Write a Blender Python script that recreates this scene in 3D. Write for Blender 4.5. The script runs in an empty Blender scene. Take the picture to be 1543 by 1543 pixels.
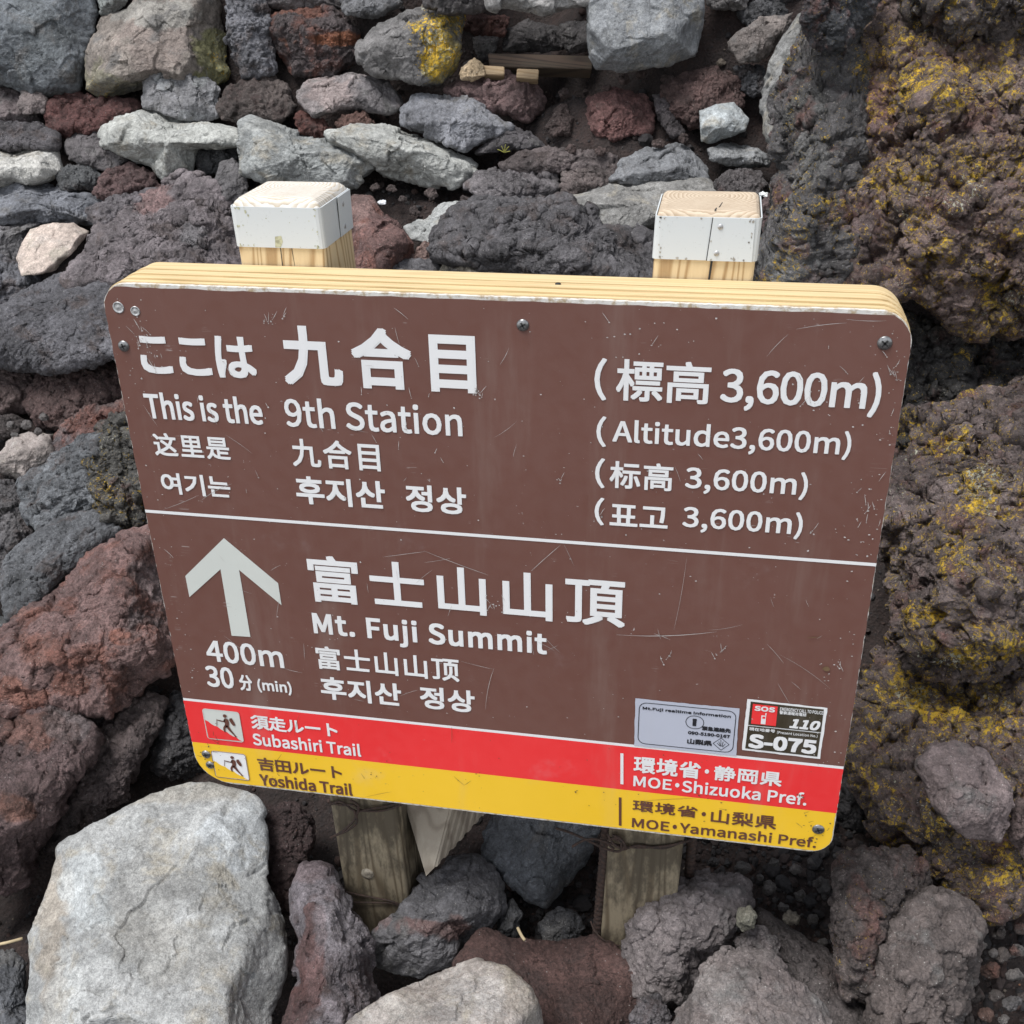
import bpy, bmesh, math, random, os
import numpy as np
from mathutils import Vector, Matrix
from mathutils.geometry import tessellate_polygon

# ------------------------------------------------------------------ camera
SC = bpy.context.scene
F = 1655.0                      # focal length in photo pixels (1543 wide)
AX = np.array([.98332634, -.06842123, .16848695])
AZ = np.array([-.02009803, .88130237, .4721252])
AX /= np.linalg.norm(AX); AZ -= AX * (AX @ AZ); AZ /= np.linalg.norm(AZ)
AY = np.cross(AZ, AX)
ROT = np.array([AX, AY, AZ])    # camera axes -> world axes
CAM = -ROT @ np.array([-.40919891, -.3505962, -1.43774302])
cd = bpy.data.cameras.new('camera'); co = bpy.data.objects.new('camera', cd)
SC.collection.objects.link(co); SC.camera = co
cd.sensor_width = 36.0; cd.sensor_fit = 'HORIZONTAL'; cd.lens = 36.0 * F / 1543.0
cd.clip_start = .02; cd.clip_end = 500
M4 = Matrix.Identity(4)
for i in range(3):
    for j in range(3): M4[i][j] = ROT[i, j]
    M4[i][3] = CAM[i]
co.matrix_world = M4
# ------------------------------------------------------------------ sky, sun, exposure
w = bpy.data.worlds.new('World'); SC.world = w; w.use_nodes = True
nt = w.node_tree; nt.nodes.clear()
SUN_EL, SUN_AZ = math.radians(67), math.radians(228)   # azimuth measured clockwise from +Y
sk = nt.nodes.new('ShaderNodeTexSky'); sk.sky_type = 'NISHITA'; sk.sun_disc = False
sk.sun_elevation = SUN_EL; sk.sun_rotation = SUN_AZ; sk.altitude = 3600; sk.dust_density = 3
hs = nt.nodes.new('ShaderNodeHueSaturation'); hs.inputs['Saturation'].default_value = .22
bgn = nt.nodes.new('ShaderNodeBackground'); bgn.inputs['Strength'].default_value = .13
wo = nt.nodes.new('ShaderNodeOutputWorld')
nt.links.new(sk.outputs[0], hs.inputs['Color']); nt.links.new(hs.outputs[0], bgn.inputs[0]); nt.links.new(bgn.outputs[0], wo.inputs[0])
sl = bpy.data.lights.new('sun', 'SUN'); so = bpy.data.objects.new('sun', sl); SC.collection.objects.link(so)
sl.energy = 2.2; sl.angle = math.radians(26); sl.color = (1, .985, .97)
sdir = Vector((math.sin(SUN_AZ) * math.cos(SUN_EL), math.cos(SUN_AZ) * math.cos(SUN_EL), math.sin(SUN_EL)))
so.rotation_euler = sdir.to_track_quat('Z', 'Y').to_euler()
vs = SC.view_settings
vs.view_transform = 'Standard'; vs.look = 'None'; vs.gamma = 1; vs.use_curve_mapping = False
vs.exposure = 0.9

# ------------------------------------------------------------------ helpers: rays
def ray(u, v): return ROT @ np.array([(u - 771.5) / F, -(v - 771.5) / F, -1.0])
def pt(u, v, t): return CAM + ray(u, v) * t
def un(u, v, y=0.0):
    d = ray(u, v); s = (y - CAM[1]) / d[1]; return CAM + d * s
# slope on which the rocks lie: (y, z) profile
SY = [-60, -3, -.3, .1, 1.42, 1.68, 3.0, 8, 90]
SZ = [-22, -1.0, -.40, -.31, .68, 1.28, 2.0, 4.2, 40]
def slope(y): return np.interp(y, SY, SZ)
_ts = np.linspace(.6, 8, 1500)
def t_slope(u, v):
    P = CAM[:, None] + ray(u, v)[:, None] * _ts
    b = P[2] - slope(P[1]); k = np.argmax(b < 0)
    return _ts[k] if b.min() < 0 else 3.0

# ------------------------------------------------------------------ helpers: numpy noise
def _h(ix, iy, iz, s):
    n = (ix.astype(np.int64) * 374761393 + iy.astype(np.int64) * 668265263 + iz.astype(np.int64) * 2147483647 + s * 144665) & 0xffffffff
    n = ((n ^ (n >> 13)) * 1274126177) & 0xffffffff
    n = ((n ^ (n >> 16)) * 2246822519) & 0xffffffff
    return (n ^ (n >> 15)) & 0xffffffff
def vnoise(P, s=0):
    i = np.floor(P).astype(np.int64); f = P - i; u = f * f * f * (f * (f * 6 - 15) + 10)
    def g(dx, dy, dz):
        h = _h(i[:, 0] + dx, i[:, 1] + dy, i[:, 2] + dz, s)
        a = (h & 1023) / 1023. * 2 - 1; b = ((h >> 10) & 1023) / 1023. * 2 - 1; c = ((h >> 20) & 1023) / 1023. * 2 - 1
        return a * (f[:, 0] - dx) + b * (f[:, 1] - dy) + c * (f[:, 2] - dz)
    L = lambda a, b, t: a + (b - a) * t
    x00 = L(g(0,0,0), g(1,0,0), u[:,0]); x10 = L(g(0,1,0), g(1,1,0), u[:,0])
    x01 = L(g(0,0,1), g(1,0,1), u[:,0]); x11 = L(g(0,1,1), g(1,1,1), u[:,0])
    return L(L(x00, x10, u[:,1]), L(x01, x11, u[:,1]), u[:,2])
def fbm(P, o=4, gain=.5, s=0):
    r = 0; a = 1
    for k in range(o): r = r + a * vnoise(P * 2.03 ** k + 7.3 * k, s + k); a *= gain
    return r
def ridged(P, o=4, gain=.55, s=0):
    r = 0; a = 1
    for k in range(o): r = r + a * (.35 - np.abs(vnoise(P * 2.1 ** k + 3.1 * k, s + k))) ; a *= gain
    return r
def cell(P, s=0):
    """nearest feature: distance, offset vector, id hash"""
    b = np.floor(P - .5).astype(np.int64)
    best = np.full(len(P), 9.); off = np.zeros_like(P); hid = np.zeros(len(P), np.int64)
    for dx in (0, 1):
        for dy in (0, 1):
            for dz in (0, 1):
                c = b + [dx, dy, dz]; h = _h(c[:, 0], c[:, 1], c[:, 2], s + 77)
                j = np.stack([(h & 1023), (h >> 10) & 1023, (h >> 20) & 1023], 1) / 1023. * .8 - .4
                o = P - (c + .5 + j); d = np.sqrt((o * o).sum(1)); m = d < best
                best = np.where(m, d, best); off[m] = o[m]; hid[m] = h[m]
    return best, off, hid
def chip(P, s=0):
    d, o, h = cell(P, s); h = (h * 2654435761) & 0xffffffff
    g = np.stack([(h & 1023), (h >> 10) & 1023, (h >> 20) & 1023], 1) / 1023. * 2 - 1
    return (g * o).sum(1) + ((h >> 5) & 255) / 255. * .35

# ------------------------------------------------------------------ helpers: objects
def setp(o, label=None, cat=None, group=None, kind=None):
    if label: o['label'] = label
    if cat: o['category'] = cat
    if group: o['group'] = group
    if kind: o['kind'] = kind
    return o
def link(name, me, mat=None, parent=None, loc=(0, 0, 0)):
    o = bpy.data.objects.new(name, me); SC.collection.objects.link(o)
    o.location = loc
    if mat is not None: me.materials.append(mat)
    if parent is not None: o.parent = parent
    return o
def mesh_np(name, V, Fc, smooth=True):
    me = bpy.data.meshes.new(name)
    V = np.asarray(V, np.float32); Fc = np.asarray(Fc, np.int32); k = Fc.shape[1]
    me.vertices.add(len(V)); me.vertices.foreach_set('co', V.ravel())
    me.loops.add(Fc.size); me.loops.foreach_set('vertex_index', Fc.ravel())
    me.polygons.add(len(Fc)); me.polygons.foreach_set('loop_start', np.arange(0, Fc.size, k, dtype=np.int32))
    me.polygons.foreach_set('loop_total', np.full(len(Fc), k, np.int32))
    me.polygons.foreach_set('use_smooth', np.full(len(Fc), smooth, bool))
    me.update(calc_edges=True); return me
def mesh_py(name, V, Fc, smooth=False):
    me = bpy.data.meshes.new(name); me.from_pydata([tuple(v) for v in V], [], Fc); me.update()
    if smooth: me.shade_smooth()
    return me

# ------------------------------------------------------------------ materials
def new_mat(name):
    m = bpy.data.materials.new(name); m.use_nodes = True; t = m.node_tree; t.nodes.clear()
    o = t.nodes.new('ShaderNodeOutputMaterial'); b = t.nodes.new('ShaderNodeBsdfPrincipled')
    t.links.new(b.outputs[0], o.inputs[0]); return m, t, b
class G:
    def __init__(s, t): s.t = t
    def n(s, k, **p):
        x = s.t.nodes.new(k)
        for a, b in p.items(): setattr(x, a, b)
        return x
    def l(s, a, b): s.t.links.new(a, b)
    def put(s, sock, v):
        if isinstance(v, bpy.types.NodeSocket): s.l(v, sock)
        elif v is not None: sock.default_value = v
    def math(s, op, a, b=None, clamp=False):
        x = s.n('ShaderNodeMath', operation=op); x.use_clamp = clamp
        s.put(x.inputs[0], a); s.put(x.inputs[1], b); return x.outputs[0]
    def noise(s, vec, scale, detail=4, rough=.55, dist=0.):
        x = s.n('ShaderNodeTexNoise'); s.put(x.inputs['Vector'], vec)
        x.inputs['Scale'].default_value = scale; x.inputs['Detail'].default_value = detail
        x.inputs['Roughness'].default_value = rough; x.inputs['Distortion'].default_value = dist
        return x.outputs[0]
    def vor(s, vec, scale, out='Distance', rnd=1., feature='F1'):
        x = s.n('ShaderNodeTexVoronoi', feature=feature); s.put(x.inputs['Vector'], vec)
        x.inputs['Scale'].default_value = scale; x.inputs['Randomness'].default_value = rnd
        return x.outputs[out]
    def ss(s, v, lo, hi, a=0., b=1.):
        x = s.n('ShaderNodeMapRange', interpolation_type='SMOOTHSTEP'); s.put(x.inputs[0], v)
        s.put(x.inputs[1], lo); s.put(x.inputs[2], hi); x.inputs[3].default_value = a; x.inputs[4].default_value = b
        return x.outputs[0]
    def mix(s, f, a, b, mode='MIX'):
        x = s.n('ShaderNodeMix', data_type='RGBA', blend_type=mode); s.put(x.inputs[0], f)
        s.put(x.inputs[6], a if isinstance(a, bpy.types.NodeSocket) else (*a, 1)); s.put(x.inputs[7], b if isinstance(b, bpy.types.NodeSocket) else (*b, 1))
        return x.outputs[2]
    def mapv(s, vec, sc=(1, 1, 1), rot=(0, 0, 0)):
        x = s.n('ShaderNodeMapping'); s.put(x.inputs[0], vec); x.inputs['Scale'].default_value = sc; x.inputs['Rotation'].default_value = rot
        return x.outputs[0]
    def bump(s, h, dist, strength=1., prev=None):
        x = s.n('ShaderNodeBump'); s.put(x.inputs['Height'], h); x.inputs['Distance'].default_value = dist
        x.inputs['Strength'].default_value = strength
        if prev is not None: s.l(prev, x.inputs['Normal'])
        return x.outputs[0]

def rock_mat(name, accent, crack=.35, acc_lo=.52, acc_hi=.68, mott=(.6, 1.35), ves=.5, ves_scale=170., speck=.35, bump=.003, grain=.3, lichen=(.90, .57, .045), rough=.8, pale=.0):
    m, t, b = new_mat(name); g = G(t)
    tc = g.n('ShaderNodeTexCoord').outputs['Object']; oi = g.n('ShaderNodeObjectInfo')
    vm = g.n('ShaderNodeVectorMath', operation='ADD'); g.l(tc, vm.inputs[0])
    g.l(g.math('MULTIPLY', oi.outputs['Random'], 37.), vm.inputs[1]); v = vm.outputs[0]
    col = g.n('ShaderNodeAttribute', attribute_name='base').outputs['Color']; alpha = g.n('ShaderNodeAttribute', attribute_name='lich').outputs['Fac']
    n1 = g.noise(v, 11, 6, .6, .6)
    mot = g.ss(n1, .3, .72, *mott)
    hv = g.n('ShaderNodeVectorMath', operation='SCALE'); g.l(col, hv.inputs[0]); g.l(mot, hv.inputs[3]); c = hv.outputs[0]
    c = g.mix(g.ss(g.noise(v, 17, 5, .65, .4), acc_lo, acc_hi, 0, .8), c, accent)
    if pale:
        c = g.mix(g.ss(g.noise(v, 26, 6, .7), .5, .66, 0, pale), c, (.42, .43, .42))
    gr = g.noise(v, 520, 3, .7)
    gv = g.n('ShaderNodeVectorMath', operation='SCALE'); g.l(c, gv.inputs[0]); g.l(g.ss(gr, .3, .7, 1 - grain, 1 + grain), gv.inputs[3]); c = gv.outputs[0]
    mg = g.noise(v, 170, 4, .65); mv = g.n('ShaderNodeVectorMath', operation='SCALE'); g.l(c, mv.inputs[0])
    g.l(g.math('MULTIPLY', g.ss(mg, .32, .68, 1 - grain * .8, 1 + grain * .8), g.ss(g.noise(v, 55, 4, .6), .33, .67, .84, 1.16)), mv.inputs[3]); c = mv.outputs[0]
    nw = g.n('ShaderNodeTexNoise'); g.l(v, nw.inputs['Vector']); nw.inputs['Scale'].default_value = 30; nw.inputs['Detail'].default_value = 5
    wv = g.n('ShaderNodeVectorMath', operation='MULTIPLY_ADD'); g.l(nw.outputs['Color'], wv.inputs[0]); wv.inputs[1].default_value = (.045, .045, .045); g.l(v, wv.inputs[2])
    ck = g.math('MULTIPLY', g.ss(g.vor(wv.outputs[0], 16, feature='DISTANCE_TO_EDGE'), .0, .022, 1, 0), g.ss(g.noise(v, 14, 2), .47, .56))
    c = g.mix(g.math('MULTIPLY', ck, crack), c, (.03, .026, .025))
    # vesicles, gathered in zones
    zone = g.ss(g.noise(v, 22, 3, .5), .42, .6)
    vz = g.vor(v, ves_scale); pit = g.math('MULTIPLY', g.ss(vz, .16, .34, 1, 0), zone)
    vz2 = g.vor(v, ves_scale * 2.3); pit2 = g.math('MULTIPLY', g.ss(vz2, .18, .32, 1, 0), g.ss(g.noise(v, 35, 2), .4, .6))
    pits = g.math('MAXIMUM', pit, g.math('MULTIPLY', pit2, .7))
    c = g.mix(g.math('MULTIPLY', pits, ves * .55), c, (.025, .022, .022))
    # pale crystals
    vs_ = g.n('ShaderNodeTexVoronoi'); g.l(v, vs_.inputs['Vector']); vs_.inputs['Scale'].default_value = 210
    rr = g.n('ShaderNodeSeparateColor'); g.l(vs_.outputs['Color'], rr.inputs[0])
    sp = g.math('MULTIPLY', g.ss(vs_.outputs['Distance'], .1, .2, 1, 0), g.math('GREATER_THAN', rr.outputs[0], 1 - speck * .5))
    c = g.mix(g.math('MULTIPLY', sp, .7), c, (.48, .47, .44))
    # lichen: threshold falls as the object's alpha rises
    big = g.noise(v, 10, 3, .5); fine = g.noise(v, 130, 9, .85, .5)
    lm = g.math('ADD', g.math('MULTIPLY', big, .3), g.math('ADD', g.math('MULTIPLY', fine, 1.3), g.math('MULTIPLY', g.noise(v, 28, 3, .6), .25)))
    th = g.math('SUBTRACT', 1.085, g.math('MULTIPLY', alpha, .14))
    lic = g.ss(g.math('SUBTRACT', lm, th), 0., .018)
    lcol = g.mix(g.ss(g.noise(v, 60, 3), .38, .62), lichen, (lichen[0] * .6, lichen[1] * .66, lichen[2] * 1.1))
    c = g.mix(g.math('MULTIPLY', lic, g.math('GREATER_THAN', alpha, .02)), c, lcol)
    wl = g.math('ADD', g.math('MULTIPLY', g.noise(v, 13, 2), .5), g.math('MULTIPLY', g.noise(v, 150, 6, .8), 1.2))
    wm = g.math('MULTIPLY', g.ss(g.math('SUBTRACT', wl, g.math('SUBTRACT', 1.10, g.math('MULTIPLY', alpha, .13))), 0, .03), g.math('GREATER_THAN', alpha, .1))
    c = g.mix(wm, c, (.62, .61, .48))
    g.l(c, b.inputs['Base Color']); b.inputs['Roughness'].default_value = rough
    b.inputs['Specular IOR Level'].default_value = .5
    hh = g.noise(v, 90, 9, .68)
    nb = g.bump(g.math('MULTIPLY', hh, g.ss(g.noise(v, 12, 3, .6), .38, .62, .35, 1.)), bump * 4.4); nb = g.bump(g.math('MULTIPLY', ck, -1.), .006 * crack, .8, nb); nb = g.bump(mg, bump * .9, .9, nb)
    nb = g.bump(g.math('MULTIPLY', pits, -1.), .0022 * ves * 1.6, .9, nb)
    nb = g.bump(g.noise(v, 420, 4, .7), bump * .7, 1., nb)
    nb = g.bump(lic, .0012, .8, nb)
    g.l(nb, b.inputs['Normal'])
    return m
MT = dict(
    slab=rock_mat('pale_lava_slab', (.30, .275, .225), crack=.06, mott=(.74, 1.18), ves=.15, speck=.5, bump=.0013, grain=.25, pale=.2),
    basalt=rock_mat('dark_basalt', (.085, .065, .06), mott=(.6, 1.45), ves=.6, speck=.5, bump=.0028, grain=.3),
    dense=rock_mat('dense_grey_lava', (.15, .145, .14), crack=.2, mott=(.70, 1.3), ves=.3, speck=.5, bump=.0021, grain=.25),
    scoria=rock_mat('red_scoria', (.085, .055, .05), mott=(.6, 1.35), ves=.8, ves_scale=150, speck=.3, bump=.0045, grain=.3),
    rust=rock_mat('rusty_lava', (.215, .092, .068), acc_lo=.47, acc_hi=.66, mott=(.65, 1.3), ves=.7, speck=.45, bump=.004, grain=.3),
    crust=rock_mat('lichen_crusted_lava', (.17, .082, .068), acc_lo=.50, acc_hi=.72, mott=(.62, 1.4), ves=.7, ves_scale=140, speck=.8, bump=.0048, grain=.35),
)

def simple_mat(name, col, rough=.6, metal=0., var=.12, scale=40, bump=0., col2=None, stretch=(1, 1, 1), lo=.4, hi=.62):
    m, t, b = new_mat(name); g = G(t)
    v = g.mapv(g.n('ShaderNodeTexCoord').outputs['Object'], stretch)
    n = g.noise(v, scale, 5, .6)
    c2 = col2 or tuple(c * (1 - var * 2) for c in col)
    g.l(g.mix(g.ss(n, lo, hi), col, c2), b.inputs['Base Color'])
    b.inputs['Roughness'].default_value = rough; b.inputs['Metallic'].default_value = metal
    if bump: g.l(g.bump(n, bump), b.inputs['Normal'])
    return m

def paint_mat(name, col, under=(.6, .58, .56), wear=1., rough=.38, faded=None):
    """flat sign film with faint fading, hairline scratches and pinprick chips"""
    m, t, b = new_mat(name); g = G(t)
    v = g.n('ShaderNodeTexCoord').outputs['Object']
    c = g.mix(g.ss(g.noise(v, 5, 4, .6), .35, .7, 0, .35), col, faded or tuple(min(1, x * 1.12 + .01) for x in col))
    scr = None
    for k, (rz, s1, s2) in enumerate([(.3, 9, 260), (1.1, 11, 240), (-.5, 8, 300), (2.2, 10, 280)]):
        vv = g.mapv(v, (s1, 1, s2), (0, rz, 0)); n = g.noise(vv, 1, 1, .5)
        line = g.ss(g.math('ABSOLUTE', g.math('SUBTRACT', n, .5)), 0, .008, 1, 0)
        gate = g.ss(g.noise(v, 26 + 5 * k, 2), .68, .73)
        x = g.math('MULTIPLY', line, gate); scr = x if scr is None else g.math('MAXIMUM', scr, x)
    chips = g.ss(g.math('ADD', g.noise(v, 150, 4, .7), g.math('MULTIPLY', g.noise(v, 12, 3), .25)), .83, .85)
    haze = g.ss(g.noise(v, 7, 5, .7), .6, .8, 0, .16)
    c = g.mix(haze, c, (.5, .48, .5)); c = g.mix(g.ss(g.noise(g.mapv(v, (16, 1, 2.2)), 1, 5, .65), .52, .75, 0, .13), c, (.42, .38, .34))
    c = g.mix(g.math('MULTIPLY', scr, .5 * wear), c, under)
    c = g.mix(g.math('MULTIPLY', chips, .8 * wear), c, under)
    g.l(c, b.inputs['Base Color']); b.inputs['Roughness'].default_value = rough
    g.l(g.ss(g.noise(v, 60, 4), .3, .7, rough - .06, rough + .18), b.inputs['Roughness'])
    b.inputs['Specular IOR Level'].default_value = .4
    return m
M_BROWN = paint_mat('sign_brown_film', (.152, .070, .055), wear=.8)
M_RED = paint_mat('sign_red_film', (.80, .038, .040), under=(.5, .3, .3), wear=.5)
M_YEL = paint_mat('sign_yellow_film', (.86, .53, .030), under=(.35, .25, .1), wear=.6)
M_WHT = paint_mat('sign_white_film', (.80, .80, .80), under=(.42, .38, .37), wear=.9, faded=(.72, .72, .72))
M_DKB = paint_mat('sign_dark_brown_film', (.125, .05, .035), under=(.8, .5, .05), wear=.8)
M_ARW = paint_mat('sign_reflective_grey_film', (.60, .62, .58), under=(.35, .33, .3), wear=.9)
M_STK = paint_mat('sticker_silver_film', (.46, .48, .56), under=(.7, .7, .7), wear=.4)
M_BLK = paint_mat('sticker_black_ink', (.02, .02, .025), under=(.2, .2, .2), wear=.2)
M_OLV = paint_mat('sticker_black_olive', (.045, .035, .02), under=(.4, .4, .3), wear=.5)
M_EDGE = simple_mat('chipped_white_edge', (.66, .64, .60), .7, var=.1, scale=120, col2=(.42, .33, .22), lo=.46, hi=.66, bump=.001)
M_SCR = simple_mat('scratch_bare', (.55, .52, .50), .6, var=.15)
M_DSC = simple_mat('scratch_dark', (.16, .10, .05), .7, var=.15)
M_STEEL = simple_mat('zinc_screw', (.33, .33, .33), .38, .85, var=.25, scale=300)
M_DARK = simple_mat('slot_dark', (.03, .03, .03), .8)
M_CAP = simple_mat('white_painted_strap', (.60, .635, .65), .45, var=.04, scale=300, col2=(.54, .57, .58), lo=.62, hi=.66)
M_RIV = simple_mat('strap_rivet', (.55, .55, .55), .4, .5, var=.2, scale=300)
M_STAIN = simple_mat('strap_worn_patch', (.50, .50, .34), .6, var=.2, scale=200)
M_CHIP = simple_mat('strap_chip', (.42, .40, .36), .7, var=.2, scale=200)
M_RUST = simple_mat('rusty_wire', (.075, .046, .036), .85, .2, var=.3, scale=300, col2=(.04, .03, .026), bump=.0005)

def wood_mat(name, ca, cb, axis='x', rings=26., weather=0., dirt=(.12, .10, .07), contrast=1.):
    m, t, b = new_mat(name); g = G(t)
    v = g.n('ShaderNodeTexCoord').outputs['Object']
    sc = {'x': (.9, 6, 6), 'z': (6, 6, .55)}[axis]
    vv = g.mapv(v, sc)
    base = g.noise(g.mapv(v, {'x': (.5, 7, 7), 'z': (8, 8, .7)}[axis]), 1.6, 1.5, .4, .3)
    sn = g.math('SINE', g.math('MULTIPLY', base, rings * 4.2)); nn = g.math('POWER', g.math('ADD', g.math('MULTIPLY', sn, .5), .5), 2.5)
    fi = g.noise(g.mapv(v, {'x': (12, 500, 500), 'z': (500, 500, 12)}[axis]), 1, 3, .6)
    f = g.math('ADD', g.math('MULTIPLY', nn, .62 * contrast), g.math('MULTIPLY', fi, .35))
    c = g.mix(g.ss(f, .12, .95), ca, cb)
    if weather:
        c = g.mix(g.ss(g.noise(g.mapv(v, {'x': (1, 3, 3), 'z': (2.5, 2.5, 1)}[axis]), 9, 5, .7), .40, .58, 0, weather), c, dirt)
    g.l(c, b.inputs['Base Color']); b.inputs['Roughness'].default_value = .72
    nb = g.bump(fi, .0006); nb = g.bump(nn, .0003, .6, nb); g.l(nb, b.inputs['Normal'])
    return m
M_WOOD = wood_mat('fresh_sawn_pine', (.66, .51, .28), (.52, .37, .18), 'x', 46, .12, (.45, .36, .22), contrast=.7)
M_POST = wood_mat('pine_post', (.70, .55, .33), (.38, .24, .11), 'z', 44, .25, (.5, .38, .22))
M_POSTL = wood_mat('weathered_post', (.30, .25, .17), (.13, .098, .06), 'z', 22, .9, (.075, .06, .04))
M_STAKE = wood_mat('grey_stake', (.40, .35, .28), (.25, .21, .165), 'z', 14, .3, (.2, .16, .12))
M_BEAM = wood_mat('dark_beam', (.16, .11, .08), (.07, .05, .04), 'x', 20, .5)
M_OFFC = wood_mat('wood_offcut', (.55, .40, .24), (.36, .24, .13), 'x', 20, .4)
def endgrain(name, ca, cb):
    m, t, b = new_mat(name); g = G(t)
    v = g.n('ShaderNodeTexCoord').outputs['Object']
    n = g.n('ShaderNodeTexWave', wave_type='RINGS', rings_direction='Z', wave_profile='SAW')
    g.l(g.mapv(v, (1, 1, .3)), n.inputs[0]); n.inputs['Scale'].default_value = 75; n.inputs['Distortion'].default_value = 4; n.inputs['Detail Scale'].default_value = 1.2
    f = g.math('ADD', g.math('MULTIPLY', n.outputs[1], .6), g.math('MULTIPLY', g.noise(v, 60, 6, .7), .6))
    c = g.mix(g.ss(f, .35, 1.05), ca, cb)
    g.l(c, b.inputs['Base Color']); b.inputs['Roughness'].default_value = .75
    g.l(g.bump(f, .0004), b.inputs['Normal']); return m
M_END1 = endgrain('whitened_end_grain', (.68, .65, .60), (.46, .38, .27))
M_END2 = endgrain('tan_end_grain', (.58, .48, .36), (.36, .26, .17))

def soil_mat():
    m, t, b = new_mat('volcanic_soil'); g = G(t)
    v = g.n('ShaderNodeTexCoord').outputs['Object']
    c = g.mix(g.ss(g.noise(v, 9, 6, .7), .35, .7), (.032, .024, .022), (.060, .038, .033))
    c = g.mix(g.ss(g.noise(v, 140, 5, .7), .45, .75), c, (.028, .024, .024))
    c = g.mix(g.ss(g.vor(v, 190), .1, .25, .6, 0), c, (.13, .09, .08))
    g.l(c, b.inputs['Base Color']); b.inputs['Roughness'].default_value = .95
    nb = g.bump(g.noise(v, 70, 8, .75), .012); nb = g.bump(g.vor(v, 160), .004, .8, nb)
    g.l(nb, b.inputs['Normal']); return m
def gravel_mat():
    m, t, b = new_mat('scree_gravel'); g = G(t)
    r = g.n('ShaderNodeNewGeometry').outputs['Random Per Island']; v = g.n('ShaderNodeTexCoord').outputs['Object']
    cr = g.n('ShaderNodeValToRGB'); g.l(r, cr.inputs[0]); e = cr.color_ramp; e.interpolation = 'CONSTANT'
    cols = [(0, (.032, .029, .030)), (.34, (.05, .036, .033)), (.6, (.042, .041, .043)), (.8, (.075, .045, .037)), (.9, (.085, .08, .078)), (.97, (.17, .14, .11)), (.99, (.24, .12, .07))]
    while len(e.elements) < len(cols): e.elements.new(.5)
    for k, (p, c) in enumerate(cols): e.elements[k].position = p; e.elements[k].color = (*c, 1)
    g.l(g.mix(g.ss(g.noise(v, 300, 4, .7), .35, .7, 0, .5), cr.outputs[0], (.03, .026, .026)), b.inputs['Base Color'])
    b.inputs['Roughness'].default_value = .93; g.l(g.bump(g.noise(v, 350, 4, .7), .0015), b.inputs['Normal']); return m
M_SOIL = soil_mat(); M_GRAV = gravel_mat()

# ------------------------------------------------------------------ the ground
SOIL = []
for (u_, v_, r_, h_) in ((600, 300, .12, .06), (690, 300, .10, .06), (880, 170, .14, .07), (960, 215, .16, .075), (840, 120, .12, .05), (1040, 130, .10, .04), (1180, 1320, .14, .05), (1230, 1400, .12, .05), (1500, 1430, .16, .10), (840, 1400, .10, .05), (20, 1390, .08, .05), (30, 640, .08, .03)):
    q_ = pt(u_, v_, t_slope(u_, v_)); SOIL.append((q_[0], q_[1], r_, h_))
def ground_z(x, y):
    P = np.stack([x, y, np.zeros_like(x)], 1)
    near = np.clip(1 - np.abs(y - .8) / 4, 0, 1)
    base = slope(y) - .115
    for (sx, sy, sr, sh) in SOIL: base = base + sh * np.exp(-((x - sx) ** 2 + (y - sy) ** 2) / (sr * sr) * 1.2)
    ns = fbm(P * 2.2, 3, .5, 5) * .05 + fbm(P * 11, 4, .55, 9) * .022
    # a sunken hollow behind the wall stones at the top
    hol = np.exp(-(((x - .17) / .20) ** 2)) * np.clip((y - 1.40) / .06, 0, 1) * np.clip((2.1 - y) / .2, 0, 1) * .5
    return base + ns - hol
def axis(lo, hi, a, b, n, m):
    return np.unique(np.concatenate([lo + (a - lo) * (1 - np.linspace(1, 0, m) ** .35), np.linspace(a, b, n), hi - (hi - b) * (1 - np.linspace(0, 1, m) ** 2.6)]))
gx = np.unique(np.concatenate([-np.geomspace(1.2, 60, 22)[::-1], np.linspace(-1.1, 1.9, 430), np.geomspace(2.0, 60, 22)]))
gy = np.unique(np.concatenate([-np.geomspace(.5, 50, 18)[::-1], np.linspace(-.45, 2.0, 360), np.geomspace(2.1, 85, 26)]))
XX, YY = np.meshgrid(gx, gy); nx_, ny_ = len(gx), len(gy)
V = np.stack([XX.ravel(), YY.ravel(), ground_z(XX.ravel(), YY.ravel())], 1)
idx = np.arange(nx_ * ny_).reshape(ny_, nx_)
Q = np.stack([idx[:-1, :-1].ravel(), idx[:-1, 1:].ravel(), idx[1:, 1:].ravel(), idx[1:, :-1].ravel()], 1)
setp(link('ground', mesh_np('ground', V, Q), M_SOIL), 'dark reddish brown volcanic soil between the rocks', kind='structure')

# ------------------------------------------------------------------ rocks
_ico = {}
def ico(k):
    if k not in _ico:
        bm = bmesh.new(); bmesh.ops.create_icosphere(bm, subdivisions=k, radius=1)
        V = np.array([v.co[:] for v in bm.verts]); Fc = np.array([[v.index for v in f.verts] for f in bm.faces]); bm.free()
        _ico[k] = (V / np.linalg.norm(V, axis=1)[:, None], Fc)
    return _ico[k]
def vnormals(P, Fc):
    a, b, c = P[Fc[:, 0]], P[Fc[:, 1]], P[Fc[:, 2]]; n = np.cross(b - a, c - a); N = np.zeros_like(P)
    for k in range(3):
        for j in range(3): N[:, j] += np.bincount(Fc[:, k], n[:, j], len(P))
    return N / np.maximum(np.linalg.norm(N, axis=1), 1e-12)[:, None]
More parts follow.
